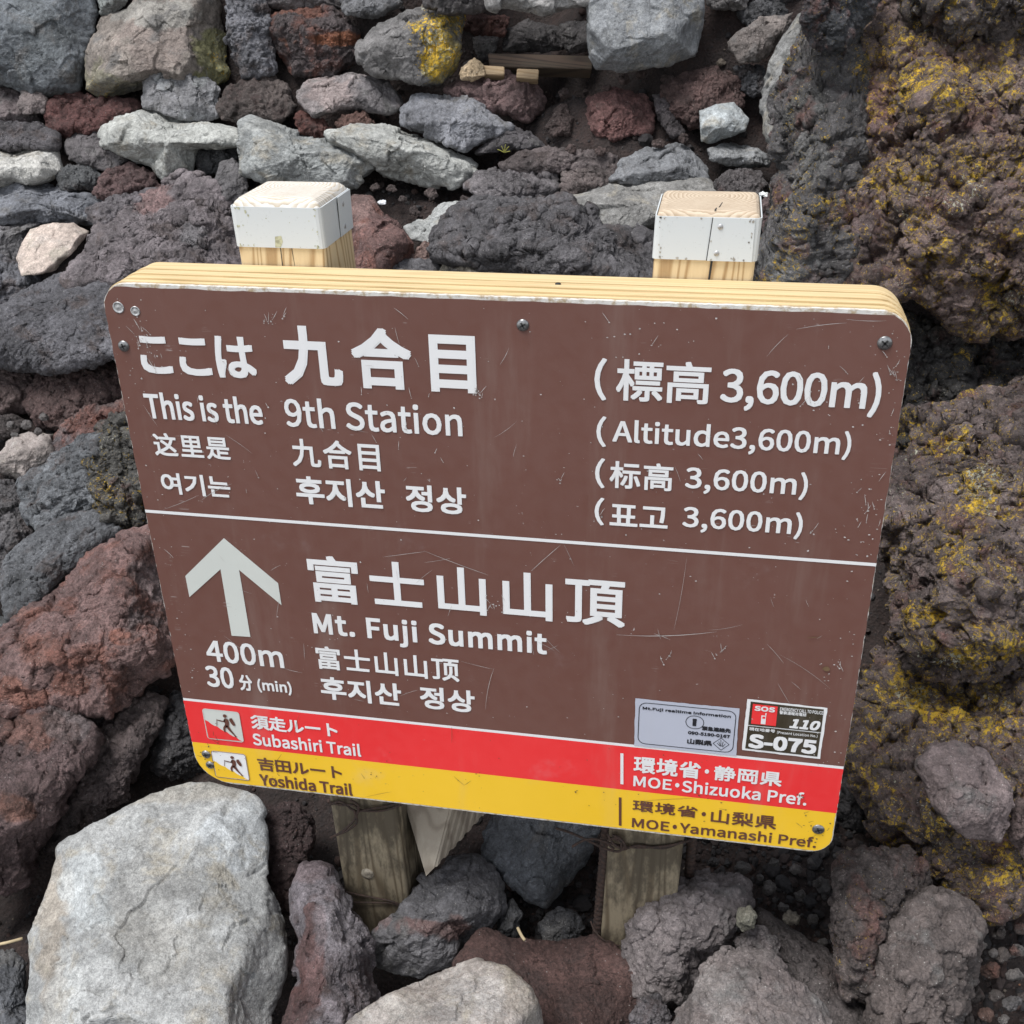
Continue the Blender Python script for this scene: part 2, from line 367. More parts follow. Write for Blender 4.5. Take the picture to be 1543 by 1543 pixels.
# style: squareness e, cuts, low noise, chips (amp, size m), ridge amp, lumps amp, pits amp(m), strata amp
ST = dict(
    slab=dict(e=.66, cuts=9, low=.05, off=(.60, .95), soft=30, chip=(.30, .055), chip2=(.22, .013), ridge=.0, lump=0, pit=0., fine=.0016),
    dense=dict(e=.66, cuts=10, low=.06, off=(.60, .95), soft=26, chip=(.34, .06), chip2=(.24, .014), ridge=.02, lump=0, pit=.0006, fine=.002),
    basalt=dict(e=.76, cuts=8, low=.10, off=(.62, .95), soft=20, chip=(.45, .045), chip2=(.30, .011), ridge=.15, lump=0, pit=.0015, fine=.004),
    strata=dict(e=.70, cuts=8, low=.08, chip=(.22, .03), chip2=(.2, .011), ridge=.08, lump=0, pit=.0008, fine=.0025, strata=.0075),
    scoria=dict(e=.85, cuts=4, low=.13, chip=(.3, .04), chip2=(.30, .012), ridge=.06, lump=.22, pit=.003, fine=.004),
    rust=dict(e=.74, cuts=9, low=.09, off=(.60, .95), soft=24, chip=(.36, .06), chip2=(.28, .012), ridge=.09, lump=.07, pit=.0022, fine=.004),
    crust=dict(e=.88, cuts=8, low=.13, off=(.60, .95), soft=24, chip=(.40, .12), chip2=(.34, .014), ridge=.05, lump=0, pit=.003, fine=.005, knob=1),
)
RCOUNT = [0]; TRI = [0]
def rock(name, label, cat, style, col, pts, lichen=0., t=None, dt=0., D=.5, tilt=.75, planes=None, mat=None, rnd=.12, group='volcanic rocks heaped around the sign', ang=None, lvl=None, amp=1., soft=14, kmode=None, zones=(), lz=()):
    if cat != 'scrap': col = tuple(c * (1.36 if max(col) < .2 else 1.0) for c in col)
    zones = [(*z_[:3], tuple(c * (1.25 if max(z_[3]) < .25 else .92) for c in z_[3]), z_[4]) for z_ in zones]
    RCOUNT[0] += 1; seed = RCOUNT[0] * 13; rg = random.Random(seed); st = ST[style]
    p = np.array(pts, float); x, y = p[:, 0], p[:, 1]; x2, y2 = np.roll(x, -1), np.roll(y, -1)
    cr = x * y2 - x2 * y; A = cr.sum() / 2
    cx = ((x + x2) * cr).sum() / (6 * A); cy = ((y + y2) * cr).sum() / (6 * A)
    area = abs(A); rpx = math.sqrt(area / math.pi)
    # radius table
    th = np.linspace(-math.pi, math.pi, 721); dx, dy = np.cos(th), -np.sin(th)   # image y down
    ax_, ay_ = x - cx, y - cy; bx, by = x2 - cx, y2 - cy
    ex, ey = bx - ax_, by - ay_
    den = dx[:, None] * ey - dy[:, None] * ex
    with np.errstate(all='ignore'):
        tt = (ax_ * ey - ay_ * ex) / den; uu = (ax_ * dy[:, None] - ay_ * dx[:, None]) / den
    ok = (tt > 0) & (uu >= -1e-6) & (uu <= 1 + 1e-6)
    R = np.where(ok, tt, 0).max(1); R[R <= 0] = rpx
    kk = 5; ker = np.hanning(kk + 2)[1:-1]; ker /= ker.sum()
    R = np.convolve(np.concatenate([R[-kk - 1:-1], R, R[1:kk + 1]]), ker, 'same')[kk:-kk]
    d1024 = rpx * 2 * .664
    L_ = lvl or (7 if d1024 > 62 else 6 if d1024 > 24 else 5)
    V, Fc = ico(L_); TRI[0] += len(Fc)
    d = V + np.array([0, 0, .45]); d /= np.linalg.norm(d, axis=1)[:, None]
    rho = np.sqrt(d[:, 0] ** 2 + d[:, 1] ** 2); e = st['e']
    q = rho ** e; c = np.sign(d[:, 2]) * np.abs(d[:, 2]) ** e
    nrm = 1.
    theta = np.arctan2(d[:, 1], d[:, 0]); ca, sa = np.cos(theta), np.sin(theta)
    N3 = np.stack([q * ca, q * sa, c], 1)
    # plane cuts (in normalised space: x right, y up, z towards the camera)
    cuts = list(planes or [])
    for k in range(st['cuts']):
        zz = rg.uniform(.25, .95); a = rg.uniform(0, 6.28); s_ = math.sqrt(1 - zz * zz)
        cuts.append((s_ * math.cos(a), s_ * math.sin(a), zz, rg.uniform(*st.get('off', (.74, .98)))))
    inv = np.zeros(len(N3)) + 1.
    soft = max(soft, st.get('soft', 14))
    for (a, b_, c_, off) in cuts:
        n = np.array([a, b_, c_]); n /= np.linalg.norm(n)
        h = (N3 @ n) / off
        inv += np.where(h > 0, h, 0) ** soft
    s = inv ** (-1. / soft)
    N3 = N3 * s[:, None]
    Rt = np.interp(theta, th, R)
    rad = np.sqrt(N3[:, 0] ** 2 + N3[:, 1] ** 2)
    # keep the silhouette: cuts only bite on the front
    u = cx + Rt * rad * ca; v = cy - Rt * rad * sa
    tb = t if t is not None else t_slope(cx, cy)
    tb += dt
    m_px = tb / F; Lm = rpx * m_px
    kslope = 0
    h_ = max(20, rpx)
    kslope = (t_slope(cx, cy + h_ * .7) - t_slope(cx, cy - h_ * .7)) / (1.4 * h_)
    kslope = max(min(kslope, 0), -2.2 * m_px) * tilt if kmode is None else kmode * m_px
    dep = tb + kslope * (v - cy) - N3[:, 2] * D * Lm * 1.15
    dc = np.stack([(u - 771.5) / F * dep, -(v - 771.5) / F * dep, -dep], 1)
    P = CAM + dc @ ROT.T
    cen = pt(cx, cy, tb); P = P - cen
    S = P + cen * 0 + seed * 1.37
    N = vnormals(P, Fc)
    wob = np.stack([vnoise(S * 38, seed + 50), vnoise(S * 38, seed + 51), vnoise(S * 38, seed + 52)], 1) * .35
    d1 = fbm(S / Lm * 1.3, 3, .5, seed) * st['low'] * Lm
    if st['lump']:
        dd, _, _ = cell(S / (Lm * .55) + wob * .6, seed + 21); d1 += (.5 - dd * dd * 1.3) * st['lump'] * Lm * .55 * 1.1
    if st.get('knob'):
        d1 += chip(S / .048 + wob, seed + 99) * .048 * .42
    sz_ = min(st['chip'][1], Lm * .6); d1 += chip(S / sz_ + wob, seed + 450) * sz_ * st['chip'][0] * .55
    P = P + N * (d1 * amp)[:, None]; N = vnormals(P, Fc)
    disp = 0 * fbm(S / Lm * 1.3, 3, .5, seed) * st['low'] * Lm
    disp += fbm(S / Lm * 4.0, 3, .5, seed + 9) * st['low'] * Lm * .35
    if st['ridge']: disp += ridged(S / Lm * 2.6, 4, .55, seed + 3) * st['ridge'] * Lm * .6
    for (am, sz) in (st['chip2'],):
        sz_ = min(sz, Lm * .6); disp += chip(S / sz_ + wob, seed + int(sz * 1e4)) * sz_ * am * .55
    if st['lump']:
        for sc in (.24,):
            dd, _, _ = cell(S / (Lm * sc) + wob * .6, seed + 22); disp += (.42 - dd * dd * 1.4) * st['lump'] * Lm * sc * 1.1
    if st.get('knob'):
        for sz_, am in ((.026, .42),):
            disp += chip(S / sz_ + wob, seed + int(sz_ * 999)) * sz_ * am
        dd, _, _ = cell(S / .022 + wob * .8, seed + 71); disp += np.clip(.42 - dd * dd * 1.6, -.2, .42) * .022 * .16
    if st['pit'] and L_ >= 6:
        dd, _, hh = cell(S / .011 + wob, seed + 31); disp -= np.clip(.38 - dd, 0, 1) * st['pit'] * 2.2 * (((hh >> 7) & 3) > 0)
    if st.get('strata') or ang is not None:
        a_ = math.radians(ang if ang is not None else 25)
        dn = ROT @ np.array([-math.sin(a_), math.cos(a_), .25]); dn /= np.linalg.norm(dn)
        hgt = S @ dn + fbm(S * 7, 3, .5, seed + 4) * .05
        al = S - np.outer(S @ dn, dn)
        lay = ridged(np.outer(hgt * 42, dn) + al * 5 + 5, 3, .6, seed + 8)
        disp += lay * (st.get('strata') or .006)
    disp += fbm(S * 85, 3, .6, seed + 40) * st['fine'] * 1.4
    P = P + N * (disp * amp)[:, None]
    o = link(name, mesh_np(name, P, Fc), MT[mat or {'strata': 'basalt'}.get(style, style)], None, cen)
    bc = np.tile(np.array(col), (len(P), 1)); wn = fbm(S * 14, 4, .6, seed + 60)
    for zn in zones:
        rx, ry = (zn[2] if isinstance(zn[2], tuple) else (zn[2], zn[2]))
        dd = np.sqrt(((u - zn[0]) / rx) ** 2 + ((v - zn[1]) / ry) ** 2)
        k_ = np.clip((1.15 - dd + wn * 1.1) / .35, 0, 1); k_ = (k_ * k_ * (3 - 2 * k_) * zn[4])[:, None]
        bc = bc * (1 - k_) + np.array(zn[3]) * k_
    lv = np.full(len(P), float(lichen))
    for zn in lz:
        rx, ry = (zn[2] if isinstance(zn[2], tuple) else (zn[2], zn[2]))
        dd = np.sqrt(((u - zn[0]) / rx) ** 2 + ((v - zn[1]) / ry) ** 2)
        lv = np.maximum(lv, zn[3] * np.clip((1.2 - dd + wn * .8) / .6, 0, 1))
    me_ = o.data
    at = me_.attributes.new('base', 'FLOAT_COLOR', 'POINT'); at.data.foreach_set('color', np.concatenate([bc, np.ones((len(bc), 1))], 1).astype(np.float32).ravel())
    at = me_.attributes.new('lich', 'FLOAT', 'POINT'); at.data.foreach_set('value', lv.astype(np.float32))
    o.color = (*col, 1)
    setp(o, label, cat, group)
    return o

TOPF = lambda top=.42, front=.55, tx=0., fx=0.: [(tx, .85, .55, top), (fx, -.42, .9, front)]
BL = (.085, .088, .098); DK = (.062, .060, .064); GR = (.155, .155, .158); LG = (.40, .405, .385); PU = (.125, .108, .112)
RB = (.135, .075, .066); BR = (.098, .075, .070); WH = (.56, .55, .51); PK = (.55, .45, .38)
W = dict(tilt=.9)
ROCKS = [
# --- top row: dry stone wall
('boulder', 'blue-grey squared block at the top left corner of the photo', 'boulder', 'dense', (.115,.125,.135), [(-70,-60),(60,-60),(140,-30),(147,20),(130,95),(120,138),(70,147),(0,130),(-70,120)], dict(amp=.8,zones=[(60,60,(50,60),(.10,.11,.115),.6)],dt=-.05,ang=None)),
('rock', 'small pale grey stone wedged between the two big top left blocks', 'rock', 'dense', (.26,.28,.27), [(138,-30),(198,-30),(190,4),(168,26),(152,20)], dict(dt=0.)),
('boulder', 'tan and brown block with olive lichen down its right side', 'boulder', 'slab', (.19,.165,.145), [(150,26),(185,8),(215,-25),(320,-25),(345,60),(353,112),(330,132),(215,147),(145,152),(126,138),(133,80)], dict(zones=[(240,60,(60,55),(.17,.135,.12),.6),(325,100,(30,60),(.15,.15,.06),.8),(160,125,(40,30),(.20,.19,.13),.7),(240,20,(90,18),(.24,.24,.22),.6)],lz=[(335,100,(22,50),.45),(160,130,40,.2)],mat='dense',dt=-.03,planes=[(-.1,.1,1,.6),(.9,0,.45,.62)])),
('rock', 'upright dark pitted stone right of the tan and brown block', 'rock', 'scoria', (.10,.10,.11), [(342,-20),(388,-20),(408,30),(413,113),(370,114),(346,62)], dict(mat='basalt')),
('rock', 'dark rock with orange rust streaks near the top edge', 'rock', 'rust', (.075,.06,.06), [(398,32),(430,18),(500,14),(535,45),(541,90),(500,116),(440,112),(410,82)], dict(zones=[(500,60,(50,10),(.24,.085,.035),.8),(450,22,(40,8),(.2,.08,.05),.7)],dt=.02)),
('rock', 'dark stone at the top edge above the yellow lichen block', 'rock', 'dense', (.12,.12,.125), [(505,-25),(600,-25),(607,5),(562,27),(520,22)], dict(dt=.0)),
('rock', 'dark stone cut by the top edge above the rust streaked rock', 'rock', 'dense', (.09,.08,.08), [(390,-30),(505,-30),(520,14),(430,16),(400,8)], dict(dt=.03)),
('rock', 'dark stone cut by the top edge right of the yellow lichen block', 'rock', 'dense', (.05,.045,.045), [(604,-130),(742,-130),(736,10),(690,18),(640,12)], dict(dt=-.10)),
('boulder', 'rounded block with a bright yellow lichen patch', 'boulder', 'dense', (.125,.12,.118), [(536,67),(564,30),(600,22),(635,11),(660,6),(684,8),(696,26),(695,70),(689,104),(668,128),(621,125),(561,111),(539,92)], dict(zones=[(665,70,(28,48),(.38,.32,.13),.75)],lz=[(655,60,(36,62),1.15),(690,40,(14,30),.9)],D=.7,dt=-.06)),
('rock', 'pale stone cut by the top edge over the dark hollow', 'rock', 'slab', (.30,.29,.28), [(726,-130),(882,-130),(887,5),(820,19),(735,13)], dict(dt=-.16)),
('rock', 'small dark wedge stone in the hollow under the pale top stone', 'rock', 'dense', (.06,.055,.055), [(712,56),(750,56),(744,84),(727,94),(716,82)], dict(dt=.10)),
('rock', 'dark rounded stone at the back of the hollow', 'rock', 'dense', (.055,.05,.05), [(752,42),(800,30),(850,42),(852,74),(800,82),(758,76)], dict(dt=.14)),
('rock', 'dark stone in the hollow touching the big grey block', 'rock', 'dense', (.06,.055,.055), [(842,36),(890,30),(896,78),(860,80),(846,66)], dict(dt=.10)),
('rock', 'reddish stone at the top left of the hollow', 'rock', 'rust', (.08,.04,.035), [(696,22),(768,26),(760,52),(712,54),(694,40)], dict(dt=.12)),
('boulder', 'large smooth pale grey block at the top centre', 'boulder', 'slab', (.24,.25,.26), [(884,-50),(1058,-50),(1061,40),(1056,90),(1010,101),(935,111),(897,106),(887,85),(884,20)], dict(amp=.5,mat='slab',dt=-.10,D=.6,planes=[(0,.15,1,.55),(.1,-.8,.5,.7)])),
('rock', 'dark stone cut by the top edge right of the pale grey block', 'rock', 'dense', (.16,.15,.145), [(1062,-30),(1132,-30),(1125,14),(1085,16),(1064,8)], dict(dt=.0)),
('rock', 'small dark round stone just above the brownish grey oval rock', 'rock', 'basalt', (.055,.055,.058), [(1110,18),(1150,-2),(1182,2),(1186,28),(1132,50)], dict(dt=.03)),
('rock', 'dark stone on the top edge left of the black lava lump', 'rock', 'basalt', (.05,.045,.045), [(1135,-40),(1215,-40),(1212,4),(1180,2),(1150,-2)], dict(dt=.05)),
('rock', 'brownish grey oval rock left of the tall thin slab', 'rock', 'dense', (.145,.125,.115), [(1097,70),(1116,49),(1148,26),(1193,21),(1198,46),(1169,68),(1151,89),(1116,95)], dict(dt=-.03)),
('stone_slab', 'tall thin grey slab leaning on the lichen boulder', 'rock', 'slab', (.20,.20,.195), [(1206,18),(1216,34),(1200,80),(1186,130),(1174,195),(1181,225),(1165,233),(1150,200),(1148,140),(1160,90),(1186,50)], dict(dt=-.08,D=.8,tilt=.4)),
('rock', 'dark squarish stone above the small white-grey stone', 'rock', 'basalt', (.075,.075,.08), [(1108,102),(1150,98),(1158,140),(1132,146),(1114,134)], dict()),
('rock', 'reddish brown lumpy rock below the pale grey top block', 'rock', 'scoria', (.12,.075,.068), [(998,132),(1028,114),(1080,105),(1116,120),(1118,160),(1080,186),(1040,190),(1010,166)], dict(lichen=0)),
('rock', 'small white-grey stone lying on soil right of centre', 'rock', 'slab', (.40,.43,.44), [(1054,167),(1080,158),(1105,153),(1129,179),(1123,197),(1074,217),(1056,214)], dict(amp=.5,D=.9,dt=-.04)),
('stone_slab', 'flat grey stone below the small white-grey stone', 'rock', 'slab', (.24,.245,.25), [(1067,225),(1100,213),(1140,222),(1166,238),(1163,253),(1100,250),(1070,240)], dict(D=1.,planes=TOPF(.3))),
('rock', 'reddish cracked rock alone on the soil below the top centre', 'rock', 'rust', (.165,.085,.078), [(871,175),(881,148),(928,138),(972,144),(986,168),(978,199),(921,210),(884,200)], dict(D=.75,mat='scoria')),
('rock', 'dark purple slab edge leaning right of the reddish cracked rock', 'rock', 'basalt', (.07,.06,.062), [(984,142),(998,138),(1020,180),(1030,202),(1012,206),(992,175)], dict()),
('rock', 'rough red and grey clinker rock above the angular grey rock', 'rock', 'scoria', (.13,.085,.082), [(665,136),(709,118),(756,110),(810,124),(824,152),(797,183),(736,164),(690,145)], dict()),
('rock', 'small brown stone on the soil right of the clinker rock', 'rock', 'scoria', (.07,.05,.046), [(822,195),(838,162),(852,158),(862,180),(858,202),(838,205)], dict()),
('rock', 'large angular blue-grey rock above the long pale slab', 'rock', 'dense', (.155,.158,.172), [(598,165),(621,145),(709,143),(738,168),(774,192),(738,209),(702,230),(635,204),(598,189)], dict(planes=[(-.1,.7,.7,.5),(.55,-.35,.75,.6),(-.6,-.3,.7,.6)],dt=-.03)),
('rock', 'dark flat tail of rock right of the angular blue-grey rock', 'rock', 'dense', (.06,.055,.058), [(716,232),(745,206),(775,190),(802,198),(824,222),(790,224)], dict(dt=.02)),
('rock', 'pinkish grey rounded rock under the yellow lichen block', 'rock', 'dense', (.17,.15,.148), [(445,145),(462,119),(519,112),(571,114),(600,146),(608,163),(581,172),(534,164),(500,168),(472,176)], dict(zones=[(490,140,(42,28),(.24,.195,.185),.8),(575,150,(40,40),(.10,.095,.10),.7)],planes=[(-.5,.6,.6,.55)],dt=-.02)),
('rock', 'small reddish brown stone above the middle pale slab', 'rock', 'scoria', (.14,.08,.065), [(505,186),(520,172),(550,170),(567,186),(560,200),(515,200)], dict()),
('rock', 'small red stone left of the pinkish grey rounded rock', 'rock', 'scoria', (.13,.055,.045), [(440,176),(455,168),(480,178),(500,195),(490,206),(450,200)], dict()),
('rock', 'smooth mauve-grey stone with pale patches under the tan block', 'rock', 'dense', (.20,.198,.205), [(216,148),(219,104),(243,97),(303,115),(334,135),(333,178),(303,185),(249,172),(216,162)], dict(zones=[(245,120,(14,22),(.34,.35,.36),.8),(300,125,(12,8),(.35,.36,.36),.7),(328,150,(14,26),(.34,.34,.35),.7),(285,175,(14,12),(.33,.34,.35),.7)],planes=[(-.2,.2,1,.5),(.8,-.3,.5,.6)],dt=-.04)),
('rock', 'dark brown lumpy rock right of the mauve-grey stone', 'rock', 'scoria', (.085,.068,.062), [(328,148),(360,124),(400,112),(430,130),(444,160),(430,182),(360,187),(333,180)], dict()),
('rock', 'dark red scoria lump below the blue-grey squared block', 'rock', 'scoria', (.095,.042,.038), [(66,155),(100,139),(150,147),(205,154),(216,166),(180,182),(155,202),(110,207),(78,200)], dict()),
('rock', 'purplish brown stone on the left edge under the squared block', 'rock', 'dense', (.105,.085,.085), [(-30,130),(26,127),(62,150),(68,182),(30,190),(-30,192)], dict()),
('rock', 'thin brown upright stone between squared block and scoria lump', 'rock', 'dense', (.15,.125,.12), [(26,160),(34,132),(52,126),(70,150),(66,170),(40,172)], dict(dt=-.05)),
('rock', 'dark wrinkled rock on the left edge above the white stone', 'rock', 'strata', (.065,.06,.064), [(-30,192),(20,184),(60,188),(88,205),(86,226),(40,222),(-30,226)], dict(dt=-.03)),
('rock', 'dark rounded rock left of the big pale slab', 'rock', 'dense', (.082,.074,.076), [(98,216),(108,193),(148,198),(192,236),(172,260),(130,252),(104,240)], dict()),
('rock', 'white stone at the left edge of the photo', 'rock', 'slab', (.47,.46,.43), [(-40,222),(60,217),(88,228),(97,258),(76,273),(0,284),(-40,282)], dict(amp=.6,D=1.,planes=TOPF(.35,.6),dt=-.03)),
('rock', 'small dark stone right of the white stone', 'rock', 'basalt', (.07,.072,.074), [(82,262),(105,248),(140,250),(157,268),(140,288),(95,284)], dict()),
('stone_slab', 'pale grey slab with a notched lower right side, leftmost of the three slabs', 'rock', 'slab', (.40,.405,.38), [(152,203),(157,191),(209,168),(239,164),(280,181),(360,194),(361,219),(298,222),(293,266),(250,277),(229,253),(182,236),(153,220)], dict(D=1.,planes=[(.1,.8,.7,.38),(-.35,-.6,.7,.42),(.3,-.7,.65,.45)],dt=-.04,soft=22)),
('rock', 'dark block tucked under the notch of the leftmost pale slab', 'rock', 'basalt', (.055,.055,.056), [(296,226),(362,216),(370,248),(350,262),(300,264)], dict(dt=.03)),
('rock', 'reddish brown stone below the leftmost pale slab', 'rock', 'scoria', (.12,.075,.072), [(140,292),(164,259),(195,247),(235,264),(247,286),(180,302)], dict()),
('rock', 'upright dark grey stone below the middle grey slab', 'rock', 'dense', (.085,.08,.082), [(322,276),(334,246),(350,240),(372,262),(372,300),(340,306)], dict(dt=-.02)),
('stone_slab', 'grey slab with a ridge sloping right, middle of the three slabs', 'rock', 'slab', (.25,.26,.255), [(360,184),(377,175),(450,198),(519,219),(562,233),(570,249),(534,280),(430,279),(395,272),(365,260),(360,228)], dict(D=1.,zones=[(400,190,(40,12),(.34,.345,.33),.7)],planes=[(.15,.85,.5,.42),(-.1,-.5,.85,.40)],dt=-.05,soft=22)),
('stone_slab', 'long pale topped slab, rightmost of the three slabs', 'rock', 'slab', (.36,.365,.345), [(490,201),(527,189),(594,188),(635,201),(689,228),(726,249),(722,264),(689,282),(635,279),(577,265),(540,235),(500,215)], dict(D=1.,planes=[(.2,.85,.45,.40),(0,-.7,.75,.32)],dt=-.03,soft=24)),
('rock', 'grey-blue pitted rock at the left edge below the white stone', 'rock', 'dense', (.13,.135,.15), [(-30,296),(20,276),(81,275),(128,293),(170,302),(150,340),(101,334),(-30,336)], dict(planes=[(.2,.9,.5,.5)])),
('rock', 'dark ridge of rock above the large purple-brown rock', 'rock', 'basalt', (.10,.09,.095), [(128,320),(160,302),(205,288),(247,285),(240,306),(200,326),(150,346)], dict(dt=-.03)),
('boulder', 'large craggy purple-brown rock left of the left post', 'boulder', 'basalt', (.125,.108,.112), [(196,318),(236,290),(276,266),(303,269),(352,300),(358,337),(368,395),(366,450),(70,450),(96,412),(125,385),(150,346)], dict(zones=[(235,310,(26,30),(.21,.12,.11),.6),(290,355,(18,16),(.17,.165,.17),.6)],planes=[(-.1,.6,.8,.5),(.8,.2,.5,.7)],lichen=0,ang=28,dt=-.02)),
('stone_slab', 'flat pinkish white slab left of the purple-brown rock', 'rock', 'slab', (.50,.415,.36), [(44,344),(80,336),(115,332),(141,347),(110,380),(84,408),(32,417),(25,388),(36,361)], dict(amp=.35,planes=[(.1,.4,1,.35)],dt=-.05)),
('rock', 'small dark grey stone at the left edge beside the pinkish slab', 'rock', 'dense', (.115,.11,.112), [(-40,340),(68,335),(40,346),(28,388),(0,394),(-40,392)], dict()),
('rock', 'dark jagged rock at the left edge under the pinkish slab', 'rock', 'basalt', (.10,.10,.11), [(-40,390),(0,388),(30,402),(60,420),(40,440),(0,470),(-40,470)], dict()),
('boulder', 'big dark layered rock beside the top left corner of the sign', 'boulder', 'strata', (.088,.086,.094), [(-60,510),(0,470),(42,436),(94,408),(155,420),(175,445),(200,480),(200,540),(172,538),(110,553),(65,560),(0,556),(-60,550)], dict(ang=22,dt=-.06,planes=[(-.1,.75,.6,.5)])),
('rock', 'reddish brown lump under the big dark layered rock at left edge', 'rock', 'scoria', (.085,.06,.056), [(-40,560),(30,556),(56,575),(50,618),(10,628),(-40,630)], dict(dt=.04)),
('rock', 'dark red crumbly rock under the layered rock beside the sign', 'rock', 'scoria', (.082,.052,.048), [(44,610),(56,575),(90,548),(150,545),(205,560),(215,600),(150,622),(96,650),(60,640)], dict(dt=.05)),
('rock', 'small dark clod at the left edge above the rounded pale stone', 'rock', 'scoria', (.06,.05,.048), [(-30,628),(20,626),(40,640),(22,656),(-10,668),(-30,664)], dict(dt=.03)),
('rock', 'rounded pale brown stone with one hole at the left edge', 'rock', 'slab', (.30,.26,.24), [(-40,690),(0,683),(19,660),(42,652),(76,656),(82,682),(62,705),(42,728),(0,712),(-40,712)], dict(D=.8,mat='slab')),
('rock', 'two-tone red and grey rock beside the rounded pale stone', 'rock', 'rust', (.13,.095,.09), [(73,672),(86,650),(130,620),(188,603),(215,640),(150,688),(90,693),(80,686)], dict(zones=[(150,650,(40,26),(.19,.095,.08),.8),(95,672,(24,20),(.12,.11,.115),.8)])),
('rock', 'dark grey angular block with pitted face left of the sign', 'rock', 'basalt', (.10,.105,.112), [(34,736),(60,704),(100,680),(136,659),(175,645),(190,700),(168,760),(149,768),(71,803),(45,780)], dict(dt=-.04,ang=30)),
('rock', 'olive speckled dark rock touching the left edge of the sign', 'rock', 'crust', (.075,.072,.066), [(138,702),(148,660),(190,622),(215,650),(240,760),(226,792),(190,800),(152,772)], dict(lichen=.36,dt=-.05)),
('rock', 'plain dark rock at the left edge behind the ribbed rock', 'rock', 'basalt', (.085,.08,.082), [(-40,728),(20,726),(42,744),(50,800),(30,840),(-10,900),(-40,900)], dict()),
('rock', 'dark ribbed rock with slanting layers above the big red rock', 'rock', 'strata', (.085,.088,.094), [(6,846),(58,803),(100,780),(149,768),(182,796),(150,826),(113,854),(75,890),(42,932),(12,932),(0,880)], dict(ang=32,dt=-.07)),
('rock', 'small bluish rock under the ribbed rock at the left edge', 'rock', 'dense', (.10,.105,.11), [(-30,905),(8,930),(42,932),(30,950),(-30,975)], dict(dt=.02)),
('boulder', 'big rusty red and grey boulder touching the left edge of the sign', 'boulder', 'rust', (.165,.105,.098), [(-60,1010),(0,952),(60,904),(115,862),(160,825),(232,790),(262,900),(276,960),(272,1012),(225,1038),(180,1064),(165,1080),(120,1064),(60,1062),(-60,1090)], dict(zones=[(60,985,(34,26),(.29,.135,.10),.6),(40,930,(30,16),(.24,.12,.09),.5),(130,985,(24,20),(.28,.13,.10),.6),(190,960,(18,10),(.30,.12,.08),.7),(20,1040,(50,20),(.30,.13,.09),.7),(110,1030,(30,14),(.30,.13,.09),.6),(170,870,(60,40),(.20,.12,.11),.7),(215,900,(30,60),(.17,.14,.14),.7)],dt=-.10,D=.45,planes=[(-.35,.6,.7,.5),(.3,-.5,.8,.6)])),
('boulder', 'lower reddish brown lumpy boulder beside the pale slab', 'boulder', 'rust', (.115,.078,.076), [(-60,1080),(40,1050),(110,1064),(146,1110),(145,1140),(122,1175),(98,1215),(72,1270),(30,1340),(-60,1370)], dict(zones=[(50,1100,(50,26),(.26,.13,.10),.7),(20,1215,(26,20),(.26,.12,.08),.6),(100,1090,(30,30),(.16,.14,.14),.6)],dt=-.08,mat='scoria',D=.6)),
('rock', 'dark brown rock face under the rusty red boulder', 'rock', 'scoria', (.075,.058,.056), [(100,1200),(148,1098),(204,1046),(250,1052),(236,1098),(201,1142),(185,1200),(100,1265),(62,1300),(80,1240)], dict(dt=.0,mat='basalt')),
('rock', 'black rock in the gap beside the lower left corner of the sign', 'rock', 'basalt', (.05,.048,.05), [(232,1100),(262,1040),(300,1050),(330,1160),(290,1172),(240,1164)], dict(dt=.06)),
('boulder', 'big pale grey granite-like slab in the bottom left of the photo', 'boulder', 'slab', (.335,.34,.335), [(86,1272),(162,1231),(227,1195),(295,1174),(337,1181),(386,1199),(398,1220),(403,1331),(431,1393),(440,1471),(418,1536),(412,1640),(30,1640),(40,1540),(34,1409),(62,1352),(80,1294)], dict(zones=[(80,1400,(22,140),(.36,.31,.25),.75),(300,1195,(90,18),(.33,.30,.25),.6),(230,1330,(75,75),(.27,.265,.25),.55),(260,1440,(95,60),(.30,.29,.265),.45),(350,1260,(50,50),(.46,.485,.50),.7),(130,1330,(35,70),(.46,.485,.49),.7),(100,1500,(30,60),(.52,.53,.52),.6)],dt=-.10,D=.38,tilt=.8,planes=[(0,.1,1,.42),(-.85,.1,.5,.62),(0,.85,.55,.72),(.9,-.1,.4,.80)],soft=18,amp=.6)),
('rock', 'dark bluish rock cut by the bottom left corner of the photo', 'rock', 'dense', (.075,.078,.085), [(-40,1440),(10,1432),(36,1450),(44,1560),(30,1640),(-40,1640)], dict()),
('rock', 'dark red-brown rock behind the right side of the pale slab', 'rock', 'scoria', (.065,.042,.04), [(398,1214),(434,1208),(463,1222),(470,1262),(455,1320),(437,1378),(405,1345),(396,1280)], dict(dt=-.02)),
('rock', 'upright purple-grey pitted rock between pale slab and left post', 'rock', 'dense', (.155,.138,.148), [(439,1345),(455,1299),(481,1294),(504,1309),(523,1357),(546,1383),(559,1429),(569,1506),(545,1620),(410,1620),(426,1532),(449,1474),(455,1422),(439,1378)], dict(zones=[(470,1460,(22,80),(.13,.065,.058),.8),(450,1520,(24,40),(.12,.06,.055),.8),(470,1315,(26,16),(.17,.125,.125),.6),(520,1400,(36,70),(.22,.205,.22),.6)],dt=-.10,D=.8,mat='scoria',planes=[(.1,0,1,.7)])),
